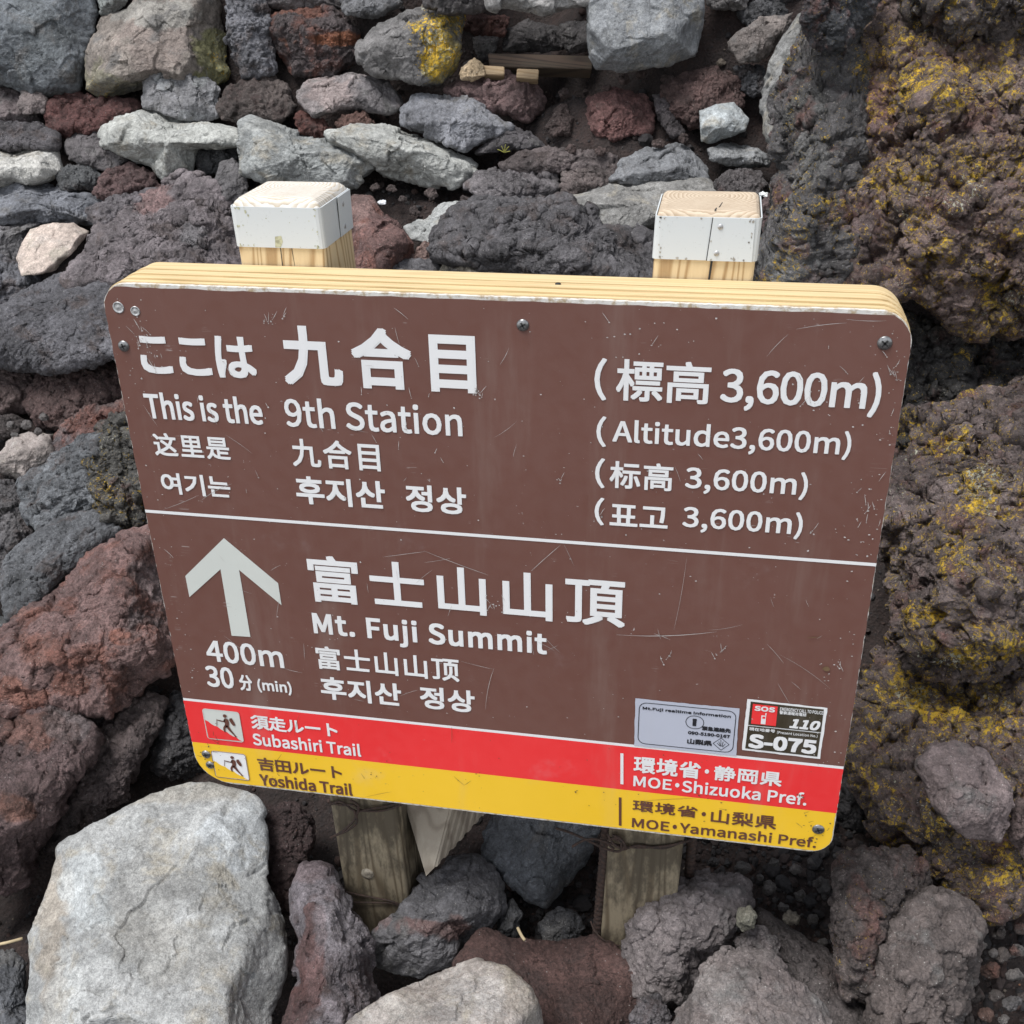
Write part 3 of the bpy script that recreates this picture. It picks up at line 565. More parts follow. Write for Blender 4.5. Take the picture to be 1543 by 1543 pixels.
('rock', 'dark grey cracked rock in front of the left post', 'rock', 'dense', (.115,.112,.118), [(562,1409),(601,1374),(640,1325),(682,1293),(727,1288),(757,1315),(777,1364),(750,1406),(701,1426),(685,1449),(633,1472),(568,1456)], dict(zones=[(640,1395,(60,16),(.15,.09,.082),.8),(690,1385,(26,16),(.16,.10,.09),.7)],dt=-.05,D=.6,planes=[(-.2,.5,.8,.6),(.2,-.6,.7,.6)])),
('rock', 'smooth blue-grey wedge rock under the middle of the sign', 'rock', 'dense', (.105,.112,.122), [(729,1254),(752,1205),(840,1200),(904,1240),(896,1280),(844,1344),(821,1365),(795,1355),(757,1318),(727,1289)], dict(dt=.0,D=.7,planes=[(-.6,.3,.7,.5),(.5,-.2,.8,.5)],amp=.7)),
('rock', 'small dark chip beside the cracked rock', 'rock', 'dense', (.07,.07,.072), [(752,1380),(772,1352),(786,1376),(776,1412),(752,1414)], dict(dt=.0)),
('rock', 'small dark stone on the soil left of the right post', 'rock', 'dense', (.06,.06,.064), [(812,1392),(840,1366),(868,1374),(882,1400),(866,1420),(822,1420)], dict(dt=.02)),
('rock', 'low reddish brown rock at the bottom centre of the photo', 'rock', 'rust', (.085,.048,.042), [(685,1451),(724,1409),(805,1413),(899,1418),(952,1445),(965,1520),(960,1640),(760,1640),(700,1520)], dict(dt=-.03,mat='scoria',planes=[(0,.6,.8,.5)],amp=.55)),
('boulder', 'rounded pale tan-grey rock cut by the bottom edge', 'boulder', 'slab', (.31,.285,.265), [(508,1560),(540,1530),(581,1503),(646,1471),(718,1446),(760,1458),(799,1490),(819,1540),(826,1640),(490,1640)], dict(zones=[(790,1500,(30,50),(.22,.20,.175),.7),(700,1510,(50,40),(.38,.37,.36),.6),(610,1510,(40,20),(.36,.34,.31),.6)],dt=-.18,D=.7,planes=[(0,.5,.9,.6)],amp=.6)),
('boulder', 'large purple-grey lumpy rock at the foot of the right post', 'boulder', 'scoria', (.135,.117,.115), [(933,1427),(946,1392),(996,1348),(1025,1325),(1063,1316),(1098,1325),(1127,1331),(1134,1360),(1115,1395),(1089,1424),(1060,1456),(1025,1506),(958,1503),(937,1459)], dict(dt=-.06,D=.7,mat='dense',amp=.85)),
('rock', 'small round olive-grey stone resting on the purple-grey rock', 'pebble', 'slab', (.24,.23,.18), [(1108,1384),(1114,1368),(1130,1365),(1139,1380),(1136,1398),(1120,1403),(1110,1396)], dict(dt=-.13,D=1.)),
('rock', 'small rounded brown lump right of the purple-grey rock', 'rock', 'scoria', (.145,.125,.122), [(1110,1420),(1122,1404),(1150,1398),(1170,1420),(1172,1442),(1140,1446),(1115,1438)], dict(dt=-.07,D=.9,mat='dense')),
('boulder', 'wide mauve-grey rock cut by the bottom edge right of centre', 'boulder', 'scoria', (.145,.125,.12), [(1030,1520),(1044,1492),(1062,1458),(1101,1433),(1156,1440),(1194,1479),(1241,1526),(1262,1580),(1262,1640),(1000,1640),(1005,1560)], dict(zones=[(1080,1510,(40,40),(.30,.28,.27),.55),(1180,1470,(30,30),(.17,.14,.135),.6)],dt=-.13,D=.55,mat='dense',amp=.7)),
('rock', 'small pitted rock at the bottom edge below the right post', 'rock', 'scoria', (.12,.11,.115), [(952,1530),(962,1508),(990,1502),(1008,1520),(1008,1580),(960,1580)], dict(dt=-.10)),
('rock', 'dark sloping striped rock in the shade right of the mauve rock', 'rock', 'strata', (.068,.058,.056), [(1134,1362),(1180,1392),(1240,1430),(1285,1480),(1312,1560),(1312,1640),(1262,1640),(1236,1540),(1190,1480),(1158,1430)], dict(dt=-.03,ang=-45)),
('boulder', 'tall rough brown rock below the right corner of the sign', 'boulder', 'scoria', (.098,.08,.075), [(1259,1312),(1276,1294),(1303,1280),(1374,1287),(1397,1312),(1398,1360),(1345,1400),(1325,1450),(1312,1520),(1276,1501),(1266,1455),(1258,1411)], dict(dt=-.11,D=.6,lichen=.1,mat='crust')),
('boulder', 'broad grey-brown rock at the bottom right with cracked face', 'boulder', 'rust', (.088,.072,.067), [(1318,1420),(1345,1388),(1372,1360),(1400,1342),(1464,1365),(1486,1402),(1472,1440),(1464,1479),(1440,1543),(1440,1640),(1300,1640),(1310,1500)], dict(dt=-.13,D=.6,mat='dense')),
('rock', 'small red-brown stone on gravel above the broad grey-brown rock', 'rock', 'rust', (.13,.07,.05), [(1403,1325),(1412,1314),(1424,1318),(1424,1338),(1410,1342)], dict(dt=-.05)),
('boulder', 'huge brown lichen speckled boulder at the upper right', 'boulder', 'crust', (.140,.102,.092), [(1330,-10),(1300,60),(1262,170),(1240,260),(1225,340),(1232,400),(1270,446),(1340,452),(1375,444),(1415,474),(1440,503),(1510,512),(1600,570),(1780,400),(1780,120),(1600,20),(1480,20)], dict(zones=[(1320,160,(40,40),(.21,.10,.085),.6),(1300,300,(50,80),(.12,.09,.088),.7),(1480,300,(90,120),(.14,.10,.09),.6)],lz=[(1440,150,(130,60),.85),(1480,330,(110,90),.78),(1265,120,(20,60),.7)],lichen=.62,t=1.85,D=.45,tilt=0,kmode=-.25,planes=[(-.75,.0,.6,.60),(.15,.6,.75,.52),(.1,-.75,.6,.62)],lvl=8)),
('boulder', 'dark grey lichen flecked rock face left of the brown boulder', 'boulder', 'crust', (.095,.09,.09), [(1300,-60),(1222,-40),(1222,60),(1192,100),(1170,148),(1178,185),(1163,245),(1163,300),(1172,345),(1150,388),(1142,440),(1200,470),(1290,470),(1310,330),(1340,150),(1350,-60)], dict(amp=.7,zones=[(1190,400,(40,50),(.17,.17,.17),.8),(1215,200,(30,60),(.13,.13,.125),.6)],lz=[(1190,400,(34,44),.75),(1235,110,(16,20),.6)],lichen=.30,t=1.93,D=.55,tilt=0,kmode=-.3)),
('rock', 'black pitted lava lump with white flecks at the top edge', 'rock', 'scoria', (.045,.047,.052), [(1212,30),(1216,-20),(1240,-50),(1330,-50),(1318,10),(1290,50),(1262,72),(1228,70)], dict(lichen=.12,t=1.80,D=.7,tilt=0,mat='crust')),
('boulder', 'dark lichen flecked rock cut by the top right corner', 'boulder', 'crust', (.09,.075,.072), [(1320,-80),(1345,20),(1400,42),(1470,38),(1540,52),(1640,60),(1700,-80)], dict(lichen=.5,t=1.86,D=.6,tilt=0)),
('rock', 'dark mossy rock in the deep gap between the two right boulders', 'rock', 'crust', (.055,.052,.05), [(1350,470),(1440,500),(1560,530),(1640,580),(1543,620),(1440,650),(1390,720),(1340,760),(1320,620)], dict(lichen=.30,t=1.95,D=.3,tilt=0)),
('boulder', 'rounded brown lichen boulder beside the right edge of the sign', 'boulder', 'crust', (.128,.100,.094), [(1337,752),(1352,705),(1380,660),(1412,616),(1463,589),(1560,560),(1720,640),(1720,960),(1600,1030),(1480,1040),(1400,1010),(1358,930),(1348,870),(1335,820)], dict(lz=[(1420,700,(60,60),.75),(1500,760,(70,60),.95),(1500,960,(90,30),1.),(1400,930,(60,20),.9),(1345,900,(16,60),.9)],lichen=.50,t=1.66,D=.5,tilt=0,kmode=-.4,planes=[(-.4,.6,.7,.6)],lvl=8)),
('boulder', 'lower brown boulder with a thick yellow lichen streak', 'boulder', 'crust', (.120,.092,.086), [(1350,960),(1308,1010),(1297,1070),(1293,1130),(1310,1187),(1350,1208),(1372,1245),(1394,1285),(1422,1325),(1490,1348),(1720,1340),(1720,960),(1500,950)], dict(lz=[(1375,1040,(36,60),1.15),(1325,1090,(20,80),1.0),(1420,1260,(30,70),1.1),(1500,1300,(60,30),.9)],lichen=.66,t=1.60,D=.42,tilt=0,kmode=-.6,planes=[(-.6,.3,.7,.6)])),
('rock', 'smooth oval brown stone lying on the lower lichen boulder', 'rock', 'dense', (.15,.118,.115), [(1384,1147),(1401,1123),(1437,1116),(1483,1133),(1518,1187),(1524,1222),(1506,1269),(1456,1262),(1407,1214)], dict(t=1.40,D=.7,tilt=0,kmode=-.4,amp=.8)),
('rock', 'brown rock cut by the right edge beside the smooth oval stone', 'rock', 'scoria', (.13,.095,.09), [(1528,1222),(1560,1200),(1620,1220),(1620,1300),(1545,1288),(1526,1262)], dict(t=1.42,tilt=0)),
('rock', 'small dark slab standing in the gap below the sign corner', 'rock', 'dense', (.085,.08,.08), [(1330,1262),(1348,1228),(1372,1240),(1392,1280),(1372,1296),(1332,1284)], dict(dt=.03)),
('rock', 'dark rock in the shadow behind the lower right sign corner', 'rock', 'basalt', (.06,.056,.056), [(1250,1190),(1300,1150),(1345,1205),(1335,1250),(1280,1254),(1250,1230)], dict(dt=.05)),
# --- behind the board
('boulder', 'smooth red-pink rock right of the left post cap', 'boulder', 'slab', (.20,.12,.11), [(505,300),(530,286),(554,296),(591,334),(629,367),(622,398),(600,430),(505,430)], dict(zones=[(545,300,(30,30),(.30,.20,.18),.7),(590,370,(36,26),(.17,.10,.09),.7)],mat='rust',dt=-.06,D=.7)),
('rock', 'pale stone beside the red-pink rock', 'rock', 'slab', (.37,.38,.37), [(608,342),(645,328),(660,310),(690,302),(722,312),(700,342),(660,368),(620,362)], dict(dt=-.01)),
('rock', 'small pinkish brown stone between red-pink rock and dark crag', 'rock', 'rust', (.19,.13,.115), [(618,392),(640,366),(662,362),(668,392),(640,400)], dict(dt=-.02)),
('rock', 'low dark rock just above the board, right of the red-pink rock', 'rock', 'dense', (.095,.092,.098), [(550,412),(600,392),(655,390),(672,420),(660,440),(550,440)], dict(dt=-.04)),
('rock', 'low dark rock with a cream lichen patch just above the board', 'rock', 'dense', (.13,.122,.112), [(652,410),(668,384),(740,382),(772,394),(800,406),(810,440),(655,440)], dict(zones=[(710,398,(40,12),(.36,.32,.26),.85)],dt=-.05,mat='slab')),
('boulder', 'big black craggy rock between the two posts', 'boulder', 'basalt', (.080,.076,.080), [(653,388),(655,357),(682,317),(716,306),(770,309),(857,306),(890,320),(915,344),(960,340),(992,352),(1000,450),(830,455),(780,412),(700,390)], dict(dt=-.05,D=.6,ang=-18)),
('boulder', 'smooth grey rock behind the right post', 'boulder', 'slab', (.22,.215,.205), [(808,310),(837,293),(921,273),(972,266),(1068,264),(1085,290),(1080,350),(990,352),(915,348),(870,320)], dict(amp=.6,planes=[(0,.6,.8,.5)],dt=.0)),
('rock', 'blue-grey rock with broken top above the smooth grey rock', 'rock', 'dense', (.20,.205,.215), [(920,272),(938,243),(972,226),(1019,215),(1040,230),(1066,252),(1070,272),(980,280)], dict()),
('rock', 'dark lumpy rock left of the blue-grey rock', 'rock', 'basalt', (.115,.105,.108), [(698,281),(716,262),(790,255),(840,257),(848,286),(770,306),(735,308)], dict()),
('rock', 'long low brown ledge of rock above the dark lumpy rock', 'rock', 'basalt', (.10,.082,.080), [(750,246),(790,230),(850,229),(930,234),(940,256),(900,270),(840,262),(760,256)], dict(dt=.01)),
('rock', 'brown stone between the brown ledge and the smooth grey rock', 'rock', 'basalt', (.11,.09,.085), [(845,290),(850,264),(890,254),(928,262),(918,278),(870,298)], dict(dt=-.01)),
('rock', 'dark double lump right of the smooth grey rock', 'rock', 'scoria', (.095,.085,.085), [(1078,276),(1098,258),(1120,254),(1145,262),(1158,280),(1140,300),(1090,300)], dict()),
('rock', 'reddish stone hidden beside the right post cap', 'rock', 'scoria', (.12,.085,.085), [(1140,310),(1160,294),(1178,310),(1172,350),(1150,350)], dict()),
('rock', 'brown stone between the mauve-grey stone and the leftmost slab', 'rock', 'scoria', (.10,.08,.08), [(180,186),(200,168),(222,166),(240,178),(200,196)], dict(dt=.03)),
]
rs_ = random.Random(21)
def small(u, v, r, col, label, style='dense', group=None, dt=-.015):
    n = 8; a0 = rs_.random() * 6; e = rs_.uniform(.65, 1)
    pts = [(u + r * rs_.uniform(.8, 1.15) * math.cos(a0 + 6.28 * k / n), v + r * e * rs_.uniform(.8, 1.15) * math.sin(a0 + 6.28 * k / n)) for k in range(n)]
    return ('pebble', label, 'pebble', style, col, pts, dict(dt=dt, D=.8, group=group or 'small loose stones on the soil', lvl=5))
LB = 'small loose cinder stone on the gravel in the bottom right corner'
for u, v, r in ((1470,1500,13),(1492,1462,15),(1512,1440,12),(1530,1470,14),(1500,1500,11),(1524,1512,15),(1486,1528,12),(1462,1536,10),(1538,1398,10),(1505,1404,11),(1532,1432,9),(1478,1424,8),(1512,1536,9),(1540,1500,9),(1452,1510,8),(1496,1436,7)):
    ROCKS.append(small(u, v, r, rs_.choice([(.085,.08,.077),(.07,.058,.053),(.11,.10,.095),(.10,.06,.048),(.075,.07,.07)]), LB, rs_.choice(['dense','rust']), 'loose cinder stones in the bottom right corner', -.03))
ROCKS.append(small(1524, 1350, 17, (.12,.12,.085), 'small olive-grey stone under the lower lichen boulder at the right edge', dt=-.06))
ROCKS.append(small(1520, 1378, 9, (.26,.21,.14), 'small tan stone just below the olive-grey stone', 'slab', dt=-.04))
LB2 = 'small dark stone lying on the shaded soil right of the right post'
for u, v, r in ((1075,1300,9),(1120,1308,12),(1165,1300,8),(1200,1310,11),(1158,1338,12),(1205,1350,9),(1232,1332,8),(1180,1368,9),(1225,1385,10),(1240,1420,8),(1145,1322,7)):
    ROCKS.append(small(u, v, r, (.075,.068,.064), LB2, 'dense', 'dark stones in the shade of the sign', -.02))
ROCKS.append(small(1191, 1384, 13, (.17,.15,.12), 'small pale brown stone on shaded soil right of the purple-grey rock', dt=-.05))
LB3 = 'small reddish clod on the bare soil patch in the upper centre'
for u, v, r in ((940,120,9),(965,112,7),(992,216,9),(860,225,7),(905,228,8),(1005,120,8),(850,140,8),(915,132,7),(1030,208,7)):
    ROCKS.append(small(u, v, r, (.085,.06,.055), LB3, 'scoria', 'reddish clods on the bare soil', -.02))
LB4 = 'small dark clod on the soil strip right of the left post'
for u, v, r in ((590,285,8),(625,318,9),(650,292,9),(700,300,8),(680,318,6),(565,282,7),(608,300,6)):
    ROCKS.append(small(u, v, r, (.075,.058,.054), LB4, 'scoria', 'dark clods on the soil right of the left post', -.02))
LB5 = 'small dark stone among loose soil at the left edge above the pale stone'
for u, v, r in ((16,640,7),(40,640,9),(58,650,6),(66,628,8),(22,655,5),(60,708,6),(48,735,7)):
    ROCKS.append(small(u, v, r, (.075,.068,.066), LB5, 'dense', 'small dark stones at the left edge', -.02))
ORD = ['leftmost', 'second from the left', 'third from the left', 'fourth from the left', 'fifth from the left', 'sixth from the left', 'seventh from the left', 'eighth from the left', 'eighth from the right', 'seventh from the right', 'sixth from the right', 'fifth from the right', 'fourth from the right', 'third from the right', 'second from the right', 'rightmost']
TAIL = {LB: 'of the small cinder stones in the bottom right corner', LB2: 'of the small dark stones shaded right of the right post', LB3: 'of the small reddish clods on the upper centre soil', LB4: 'of the small dark clods right of the left post cap', LB5: 'of the small dark stones by the rounded pale stone'}
for base_, tail_ in TAIL.items():
    ks = sorted([k for k, r in enumerate(ROCKS) if r[1] == base_], key=lambda k: ROCKS[k][5][0][0]); n_ = len(ks)
    ks.sort(key=lambda k: sum(p[0] for p in ROCKS[k][5]))
    for q, k in enumerate(ks):
        r = list(ROCKS[k]); r[1] = (ORD[q] if q < (n_ + 1) // 2 else ORD[16 - n_ + q]) + ' ' + tail_; ROCKS[k] = tuple(r)
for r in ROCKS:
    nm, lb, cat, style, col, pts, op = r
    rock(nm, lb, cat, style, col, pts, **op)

# ------------------------------------------------------------------ the slope goes on behind the board and round the frame
def rubble():
    rg = random.Random(77); obs = []; spots = []
    for j in range(5):
        for i in range(7): spots.append((345 + j * 22 + i * 128 + rg.uniform(-22, 22), 560 + j * 118 + rg.uniform(-18, 18), rg.uniform(58, 84)))
    for j in range(15):
        for i in range(4):
            spots.append((-170 - i * 165 + rg.uniform(-25, 20), -150 + j * 130 + rg.uniform(-25, 25), rg.uniform(62, 90)))
            if j > 9: spots.append((1790 + i * 165 + rg.uniform(-20, 25), -150 + j * 130 + rg.uniform(-25, 25), rg.uniform(62, 90)))
    for i in range(13):
        for j in range(2): spots.append((-60 + i * 145 + rg.uniform(-20, 20), -150 - j * 110 + rg.uniform(-10, 10), rg.uniform(56, 66)))
    for u, v, r in spots:
        n = 9; a0 = rg.random() * 6; e = rg.uniform(.62, .95)
        pts = [(u + r * rg.uniform(.8, 1.1) * math.cos(a0 + 6.28 * k / n), v + r * e * rg.uniform(.8, 1.1) * math.sin(a0 + 6.28 * k / n)) for k in range(n)]
        col = rg.choice([(.09,.088,.095), (.11,.10,.10), (.12,.08,.075), (.15,.15,.155), (.08,.07,.068), (.22,.215,.21)])
        obs.append(rock('x', 'x', 'x', rg.choice(['dense', 'basalt', 'rust', 'slab']), col, pts, lvl=5, dt=-.01, D=.6))
    V = []; Fc = []; B = []; base = 0
    for o in obs:
        me = o.data; c = np.zeros(len(me.vertices) * 3, np.float32); me.vertices.foreach_get('co', c); c = c.reshape(-1, 3) + np.array(o.location)
        f = np.zeros(len(me.loops), np.int32); me.loops.foreach_get('vertex_index', f)
        b = np.zeros(len(me.vertices) * 4, np.float32); me.attributes['base'].data.foreach_get('color', b)
        V.append(c); Fc.append(f.reshape(-1, 3) + base); B.append(b); base += len(c)
        bpy.data.objects.remove(o); bpy.data.meshes.remove(me)
    me = mesh_np('rubble', np.concatenate(V), np.concatenate(Fc))
    at = me.attributes.new('base', 'FLOAT_COLOR', 'POINT'); at.data.foreach_set('color', np.concatenate(B))
    me.attributes.new('lich', 'FLOAT', 'POINT')
    setp(link('rubble', me, MT['dense']), 'heaped grey and dark rubble going on behind the sign and beyond the photo edges', 'rubble', kind='stuff')
rubble()

# ------------------------------------------------------------------ gravel over the soil (stuff)
def gravel():
    rs = np.random.RandomState(4); n = 15000
    X_ = rs.uniform(-.75, 1.6, n); Y_ = rs.uniform(-.25, 1.75, n)
    foc = rs.rand(n) < .35
    X_[foc] = rs.uniform(.35, 1.25, foc.sum()); Y_[foc] = rs.uniform(-.05, .3, foc.sum())
    sz = .0022 / (rs.rand(n) * .97 + .03) ** .62; sz = np.minimum(sz, .016)
    Z_ = ground_z(X_, Y_) + sz * .35
    V, Fc = ico(2); V1, F1 = ico(1)
    out = []; fo = []; base = 0
    for k in range(n):
        v, f = (V, Fc) if sz[k] > .0055 else (V1, F1)
        a = rs.rand(3) * 6.28; ca, sa = math.cos(a[0]), math.sin(a[0]); cb, sb = math.cos(a[1]), math.sin(a[1])
        Rm = np.array([[ca, -sa, 0], [sa, ca, 0], [0, 0, 1]]) @ np.array([[1, 0, 0], [0, cb, -sb], [0, sb, cb]])
        vv = v * (1 + rs.uniform(-.22, .22, (len(v), 1))) * (sz[k] * rs.uniform(.55, 1.1, 3))
        out.append(vv @ Rm.T + [X_[k], Y_[k], Z_[k]]); fo.append(f + base); base += len(v)
    me = mesh_np('gravel', np.concatenate(out), np.concatenate(fo), False)
    setp(link('gravel', me, M_GRAV), 'loose dark cinder gravel scattered over the soil', 'gravel', kind='stuff')
gravel()

# ------------------------------------------------------------------ building blocks for made things
def tube(name, pts, r, mat, parent=None, n=8, rfun=None, closed=False, sub=1):
    P = [Vector(p) for p in pts]
    if sub > 1:   # catmull-rom
        Q_ = []
        for i in range(len(P) - 1):
            p0, p1, p2, p3 = P[max(i - 1, 0)], P[i], P[i + 1], P[min(i + 2, len(P) - 1)]
            for k in range(sub):
                t_ = k / sub
                Q_.append(.5 * ((2 * p1) + (p2 - p0) * t_ + (2 * p0 - 5 * p1 + 4 * p2 - p3) * t_ ** 2 + (3 * p1 - p0 - 3 * p2 + p3) * t_ ** 3))
        P = Q_ + [P[-1]]
    V = []; Fc = []; up = Vector((.3, .5, .8)).normalized()
    for i, p in enumerate(P):
        d = (P[min(i + 1, len(P) - 1)] - P[max(i - 1, 0)]).normalized()
        a = d.cross(up).normalized(); b = d.cross(a).normalized(); up = -b if (-b).dot(up) > 0 else b
        rr = r * (rfun(i) if rfun else 1)
        for k in range(n):
            an = 2 * math.pi * k / n; V.append(p + (a * math.cos(an) + b * math.sin(an)) * rr)
    for i in range(len(P) - 1):
        for k in range(n):
            k2 = (k + 1) % n; Fc.append((i * n + k, i * n + k2, (i + 1) * n + k2, (i + 1) * n + k))
    Fc.append(tuple(range(n))[::-1]); Fc.append(tuple((len(P) - 1) * n + k for k in range(n)))
    return link(name, mesh_py(name, V, Fc, True), mat, parent)

def prism(name, loop2, y0, y1, mat, parent=None, bevel=0., jit=0.):
    """closed (x,z) loop extruded from y0 (front) to y1"""
    n = len(loop2); V = [(x, y0, z) for x, z in loop2] + [(x, y1, z) for x, z in loop2]
    Fc = [tuple(range(n)), tuple(range(2 * n - 1, n - 1, -1))] + [((i + 1) % n, i, n + i, n + (i + 1) % n) for i in range(n)]
    me = mesh_py(name, V, Fc)
    bm = bmesh.new(); bm.from_mesh(me); bmesh.ops.recalc_face_normals(bm, faces=bm.faces)
    if bevel:
        bmesh.ops.bevel(bm, geom=[e for e in bm.edges if abs(e.calc_face_angle(0)) > 1.2], offset=bevel, segments=2, affect='EDGES')
    bm.to_mesh(me); bm.free()
    return link(name, me, mat, parent)

# ------------------------------------------------------------------ the sign
SW, SH = .80, .6643
sign = bpy.data.objects.new('trail_sign', None); SC.collection.objects.link(sign)
sign.location = (0, 0, 0)
setp(sign, 'brown multilingual mountain trail sign board with red and yellow bands on two posts', 'sign')
RAD = {'tl': .028, 'tr': .032, 'br': .026, 'bl': .046}
def xl(z, ins=0.):
    for r, zc in ((RAD['tl'], SH - RAD['tl']), (RAD['bl'], RAD['bl'])):
        if (z > zc) == (zc > .3) and ((z > zc) if zc > .3 else (z < zc)):
            d = min(abs(z - zc), r - ins); return r - math.sqrt(max((r - ins) ** 2 - d * d, 0))
    return ins
def xr(z, ins=0.):
    for r, zc in ((RAD['tr'], SH - RAD['tr']), (RAD['br'], RAD['br'])):
        if (zc > .3 and z > zc) or (zc < .3 and z < zc):
            d = min(abs(z - zc), r - ins); return SW - r + math.sqrt(max((r - ins) ** 2 - d * d, 0))
    return SW - ins
def outline(grow=0., seg=10):
    pts = []
    for key, cx_, cz_, a0 in (('tr', SW, SH, 0), ('tl', 0, SH, 90), ('bl', 0, 0, 180), ('br', SW, 0, 270)):
        r = RAD[key]; sx = -1 if cx_ else 1; sz = -1 if cz_ else 1
        for k in range(seg + 1):
            a = math.radians(a0 + 90 * k / seg)
            pts.append((cx_ + sx * r + (r + grow) * math.cos(a), cz_ + sz * r + (r + grow) * math.sin(a)))
    return pts
def dense(loop, step=.004, jit=.0):
    rs = random.Random(5); o = []
    for i, (x, z) in enumerate(loop):
        x2, z2 = loop[(i + 1) % len(loop)]; d = math.hypot(x2 - x, z2 - z); n = max(1, int(d / step))
        for k in range(n): o.append((x + (x2 - x) * k / n + rs.uniform(-jit, jit), z + (z2 - z) * k / n + rs.uniform(-jit, jit)))
    return o
# laminated timber behind: bowed boards glued edge to edge, seen from above as grooved laminations
def lamination(y0, y1, top, left, seed, mat=M_WOOD):
    lp = outline(0.)
    lp2 = []
    for x, z in lp:
        lp2.append((x if x > .4 else x + left, z + (top if z > .3 else .0)))
    return prism('backing_board', dense(lp2, .02, .0), y0, y1, mat, sign, .0)
lam = []
ys = [(.0048, .0110), (.0114, .0180), (.0184, .0265), (.0268, .0350), (.0353, .0445), (.0448, .0530), (.0533, .0630), (.0633, .0730)]
tops = [.0012, .0030, .0018, .0034, .0022, .0032, .0024, .0022]
for k, ((a, b), tp) in enumerate(zip(ys, tops)): lam.append(lamination(a, b, tp, .003 if k else -.0005, k))
prism('sign_plate', dense(outline(0), .004, .0003), 0., .0044, M_EDGE, sign)

def film(name, z0f, z1f, mat, y=-.0006, ins=0.0004, jit=.0, rows=26, label=None, x0=None, x1=None):
    """band of film: z0f/z1f give lower/upper edge at u in 0..1 ; clipped by the rounded plate"""
    V = []; Fc = []; rs = random.Random(hash(name) % 1000 if False else len(name) * 7)
    nz, nx = rows, 60
    zs = [z0f + (z1f - z0f) * (k / nz) for k in range(nz + 1)]
    for z in zs:
        zc = min(max(z, .0022), SH - .0022)
        a = xl(zc, ins) if x0 is None else x0; b = xr(zc, ins) if x1 is None else x1
        for i in range(nx + 1):
            V.append((a + (b - a) * i / nx, y, zc))
    W_ = nx + 1
    for k in range(nz):
        for i in range(nx): Fc.append((k * W_ + i, k * W_ + i + 1, (k + 1) * W_ + i + 1, (k + 1) * W_ + i))
    if jit:
        V = [list(v) for v in V]
        for k in (0, nz):
            pass
        for j in range(len(V)):
            k, i = divmod(j, W_)
            if i in (0, nx) and x0 is None: V[j][0] += rs.uniform(-jit, jit) * .8
            if k == nz and z1f > SH - .02: V[j][2] += rs.uniform(-jit * 1.6, jit * .3)
            if k == 0 and z0f < .02: V[j][2] += rs.uniform(0, jit)
    o = link(name, mesh_py(name, V, Fc), mat, sign)
    if label: o['label'] = label
    return o
def zat(u, v): return float(un(u, v)[2])
Z_DIV = (zat(219.5, 767.8) + zat(1318.4, 852)) / 2
Z_L2 = (zat(277, 1053) + zat(1270, 1156.5)) / 2
Z_RY = (zat(289.7, 1116.1) + zat(1261.3, 1226.6)) / 2
film('brown_panel', Z_L2 + .0019, SH - .0030, M_BROWN, jit=.0006, rows=90)
film('white_line', Z_L2 - .0019, Z_L2 + .0019, M_WHT, rows=1)
film('red_band', Z_RY, Z_L2 - .0019, M_RED, jit=.0005, rows=20)
film('yellow_band', .0012, Z_RY, M_YEL, jit=.0005, rows=30, ins=.0010)
film('white_line', Z_DIV - .0019, Z_DIV + .0019, M_WHT, y=-.0010, rows=1)

# --- lettering
FONT = None
try:
    for loc in ('LOCAL', 'SYSTEM'):
        p_ = os.path.join(bpy.utils.resource_path(loc), 'datafiles', 'fonts', 'Noto Sans CJK Regular.woff2')
        if os.path.exists(p_): FONT = bpy.data.fonts.load(p_); break
except Exception: FONT = None
def text_arr(body, space=1.0):
    cu = bpy.data.curves.new('t', 'FONT'); cu.body = body; cu.resolution_u = 3
    cu.space_character = space
    if FONT: cu.font = FONT
    ob = bpy.data.objects.new('t', cu); SC.collection.objects.link(ob)
    dg = bpy.context.evaluated_depsgraph_get(); me = bpy.data.meshes.new_from_object(ob.evaluated_get(dg))
    V = np.zeros(len(me.vertices) * 3); me.vertices.foreach_get('co', V); V = V.reshape(-1, 3)[:, :2]
    me.calc_loop_triangles(); T = np.zeros(len(me.loop_triangles) * 3, np.int32); me.loop_triangles.foreach_get('vertices', T); T = T.reshape(-1, 3)
    bpy.data.objects.remove(ob); bpy.data.curves.remove(cu); bpy.data.meshes.remove(me)
    return V, T
def put_text(body, tl, br, mat, bold=.0, y=-.0011, parent=None, space=1., label=None, shear=0., name='lettering'):
    """fill the board rectangle whose top-left and bottom-right corners show at these photo pixels"""
    V, T = text_arr(body, space)
    if not len(V): return
    a, b = un(*tl), un(*br); x0, x1, z1, z0 = a[0], b[0], a[2], b[2]
    lo, hi = V.min(0), V.max(0); V = (V - lo) / (hi - lo)
    H = z1 - z0; Wd = x1 - x0
    nch = max(1, len(body.replace(' ', '')))
    r = bold * H
    P0 = np.stack([x0 + r + V[:, 0] * (Wd - 2 * r), z0 + r + V[:, 1] * (H - 2 * r)], 1)
    P0[:, 0] += shear * (P0[:, 1] - z0)
    allV = []; allT = []
    k = 8 if r > 0 else 0
    OFF = [(0, 0), (r, r), (-r, r), (r, -r), (-r, -r), (r, 0), (-r, 0), (0, r), (0, -r)]
    for i in range(k + 1):
        off = OFF[i]
        allV.append(np.stack([P0[:, 0] + off[0], np.full(len(P0), y - i * .000025), P0[:, 1] + off[1]], 1)); allT.append(T + i * len(P0))
    me = mesh_np(name, np.concatenate(allV), np.concatenate(allT), False)
    # face the viewer
    o = link(name, me, mat, parent or sign)
    if label: o['label'] = label
    return o
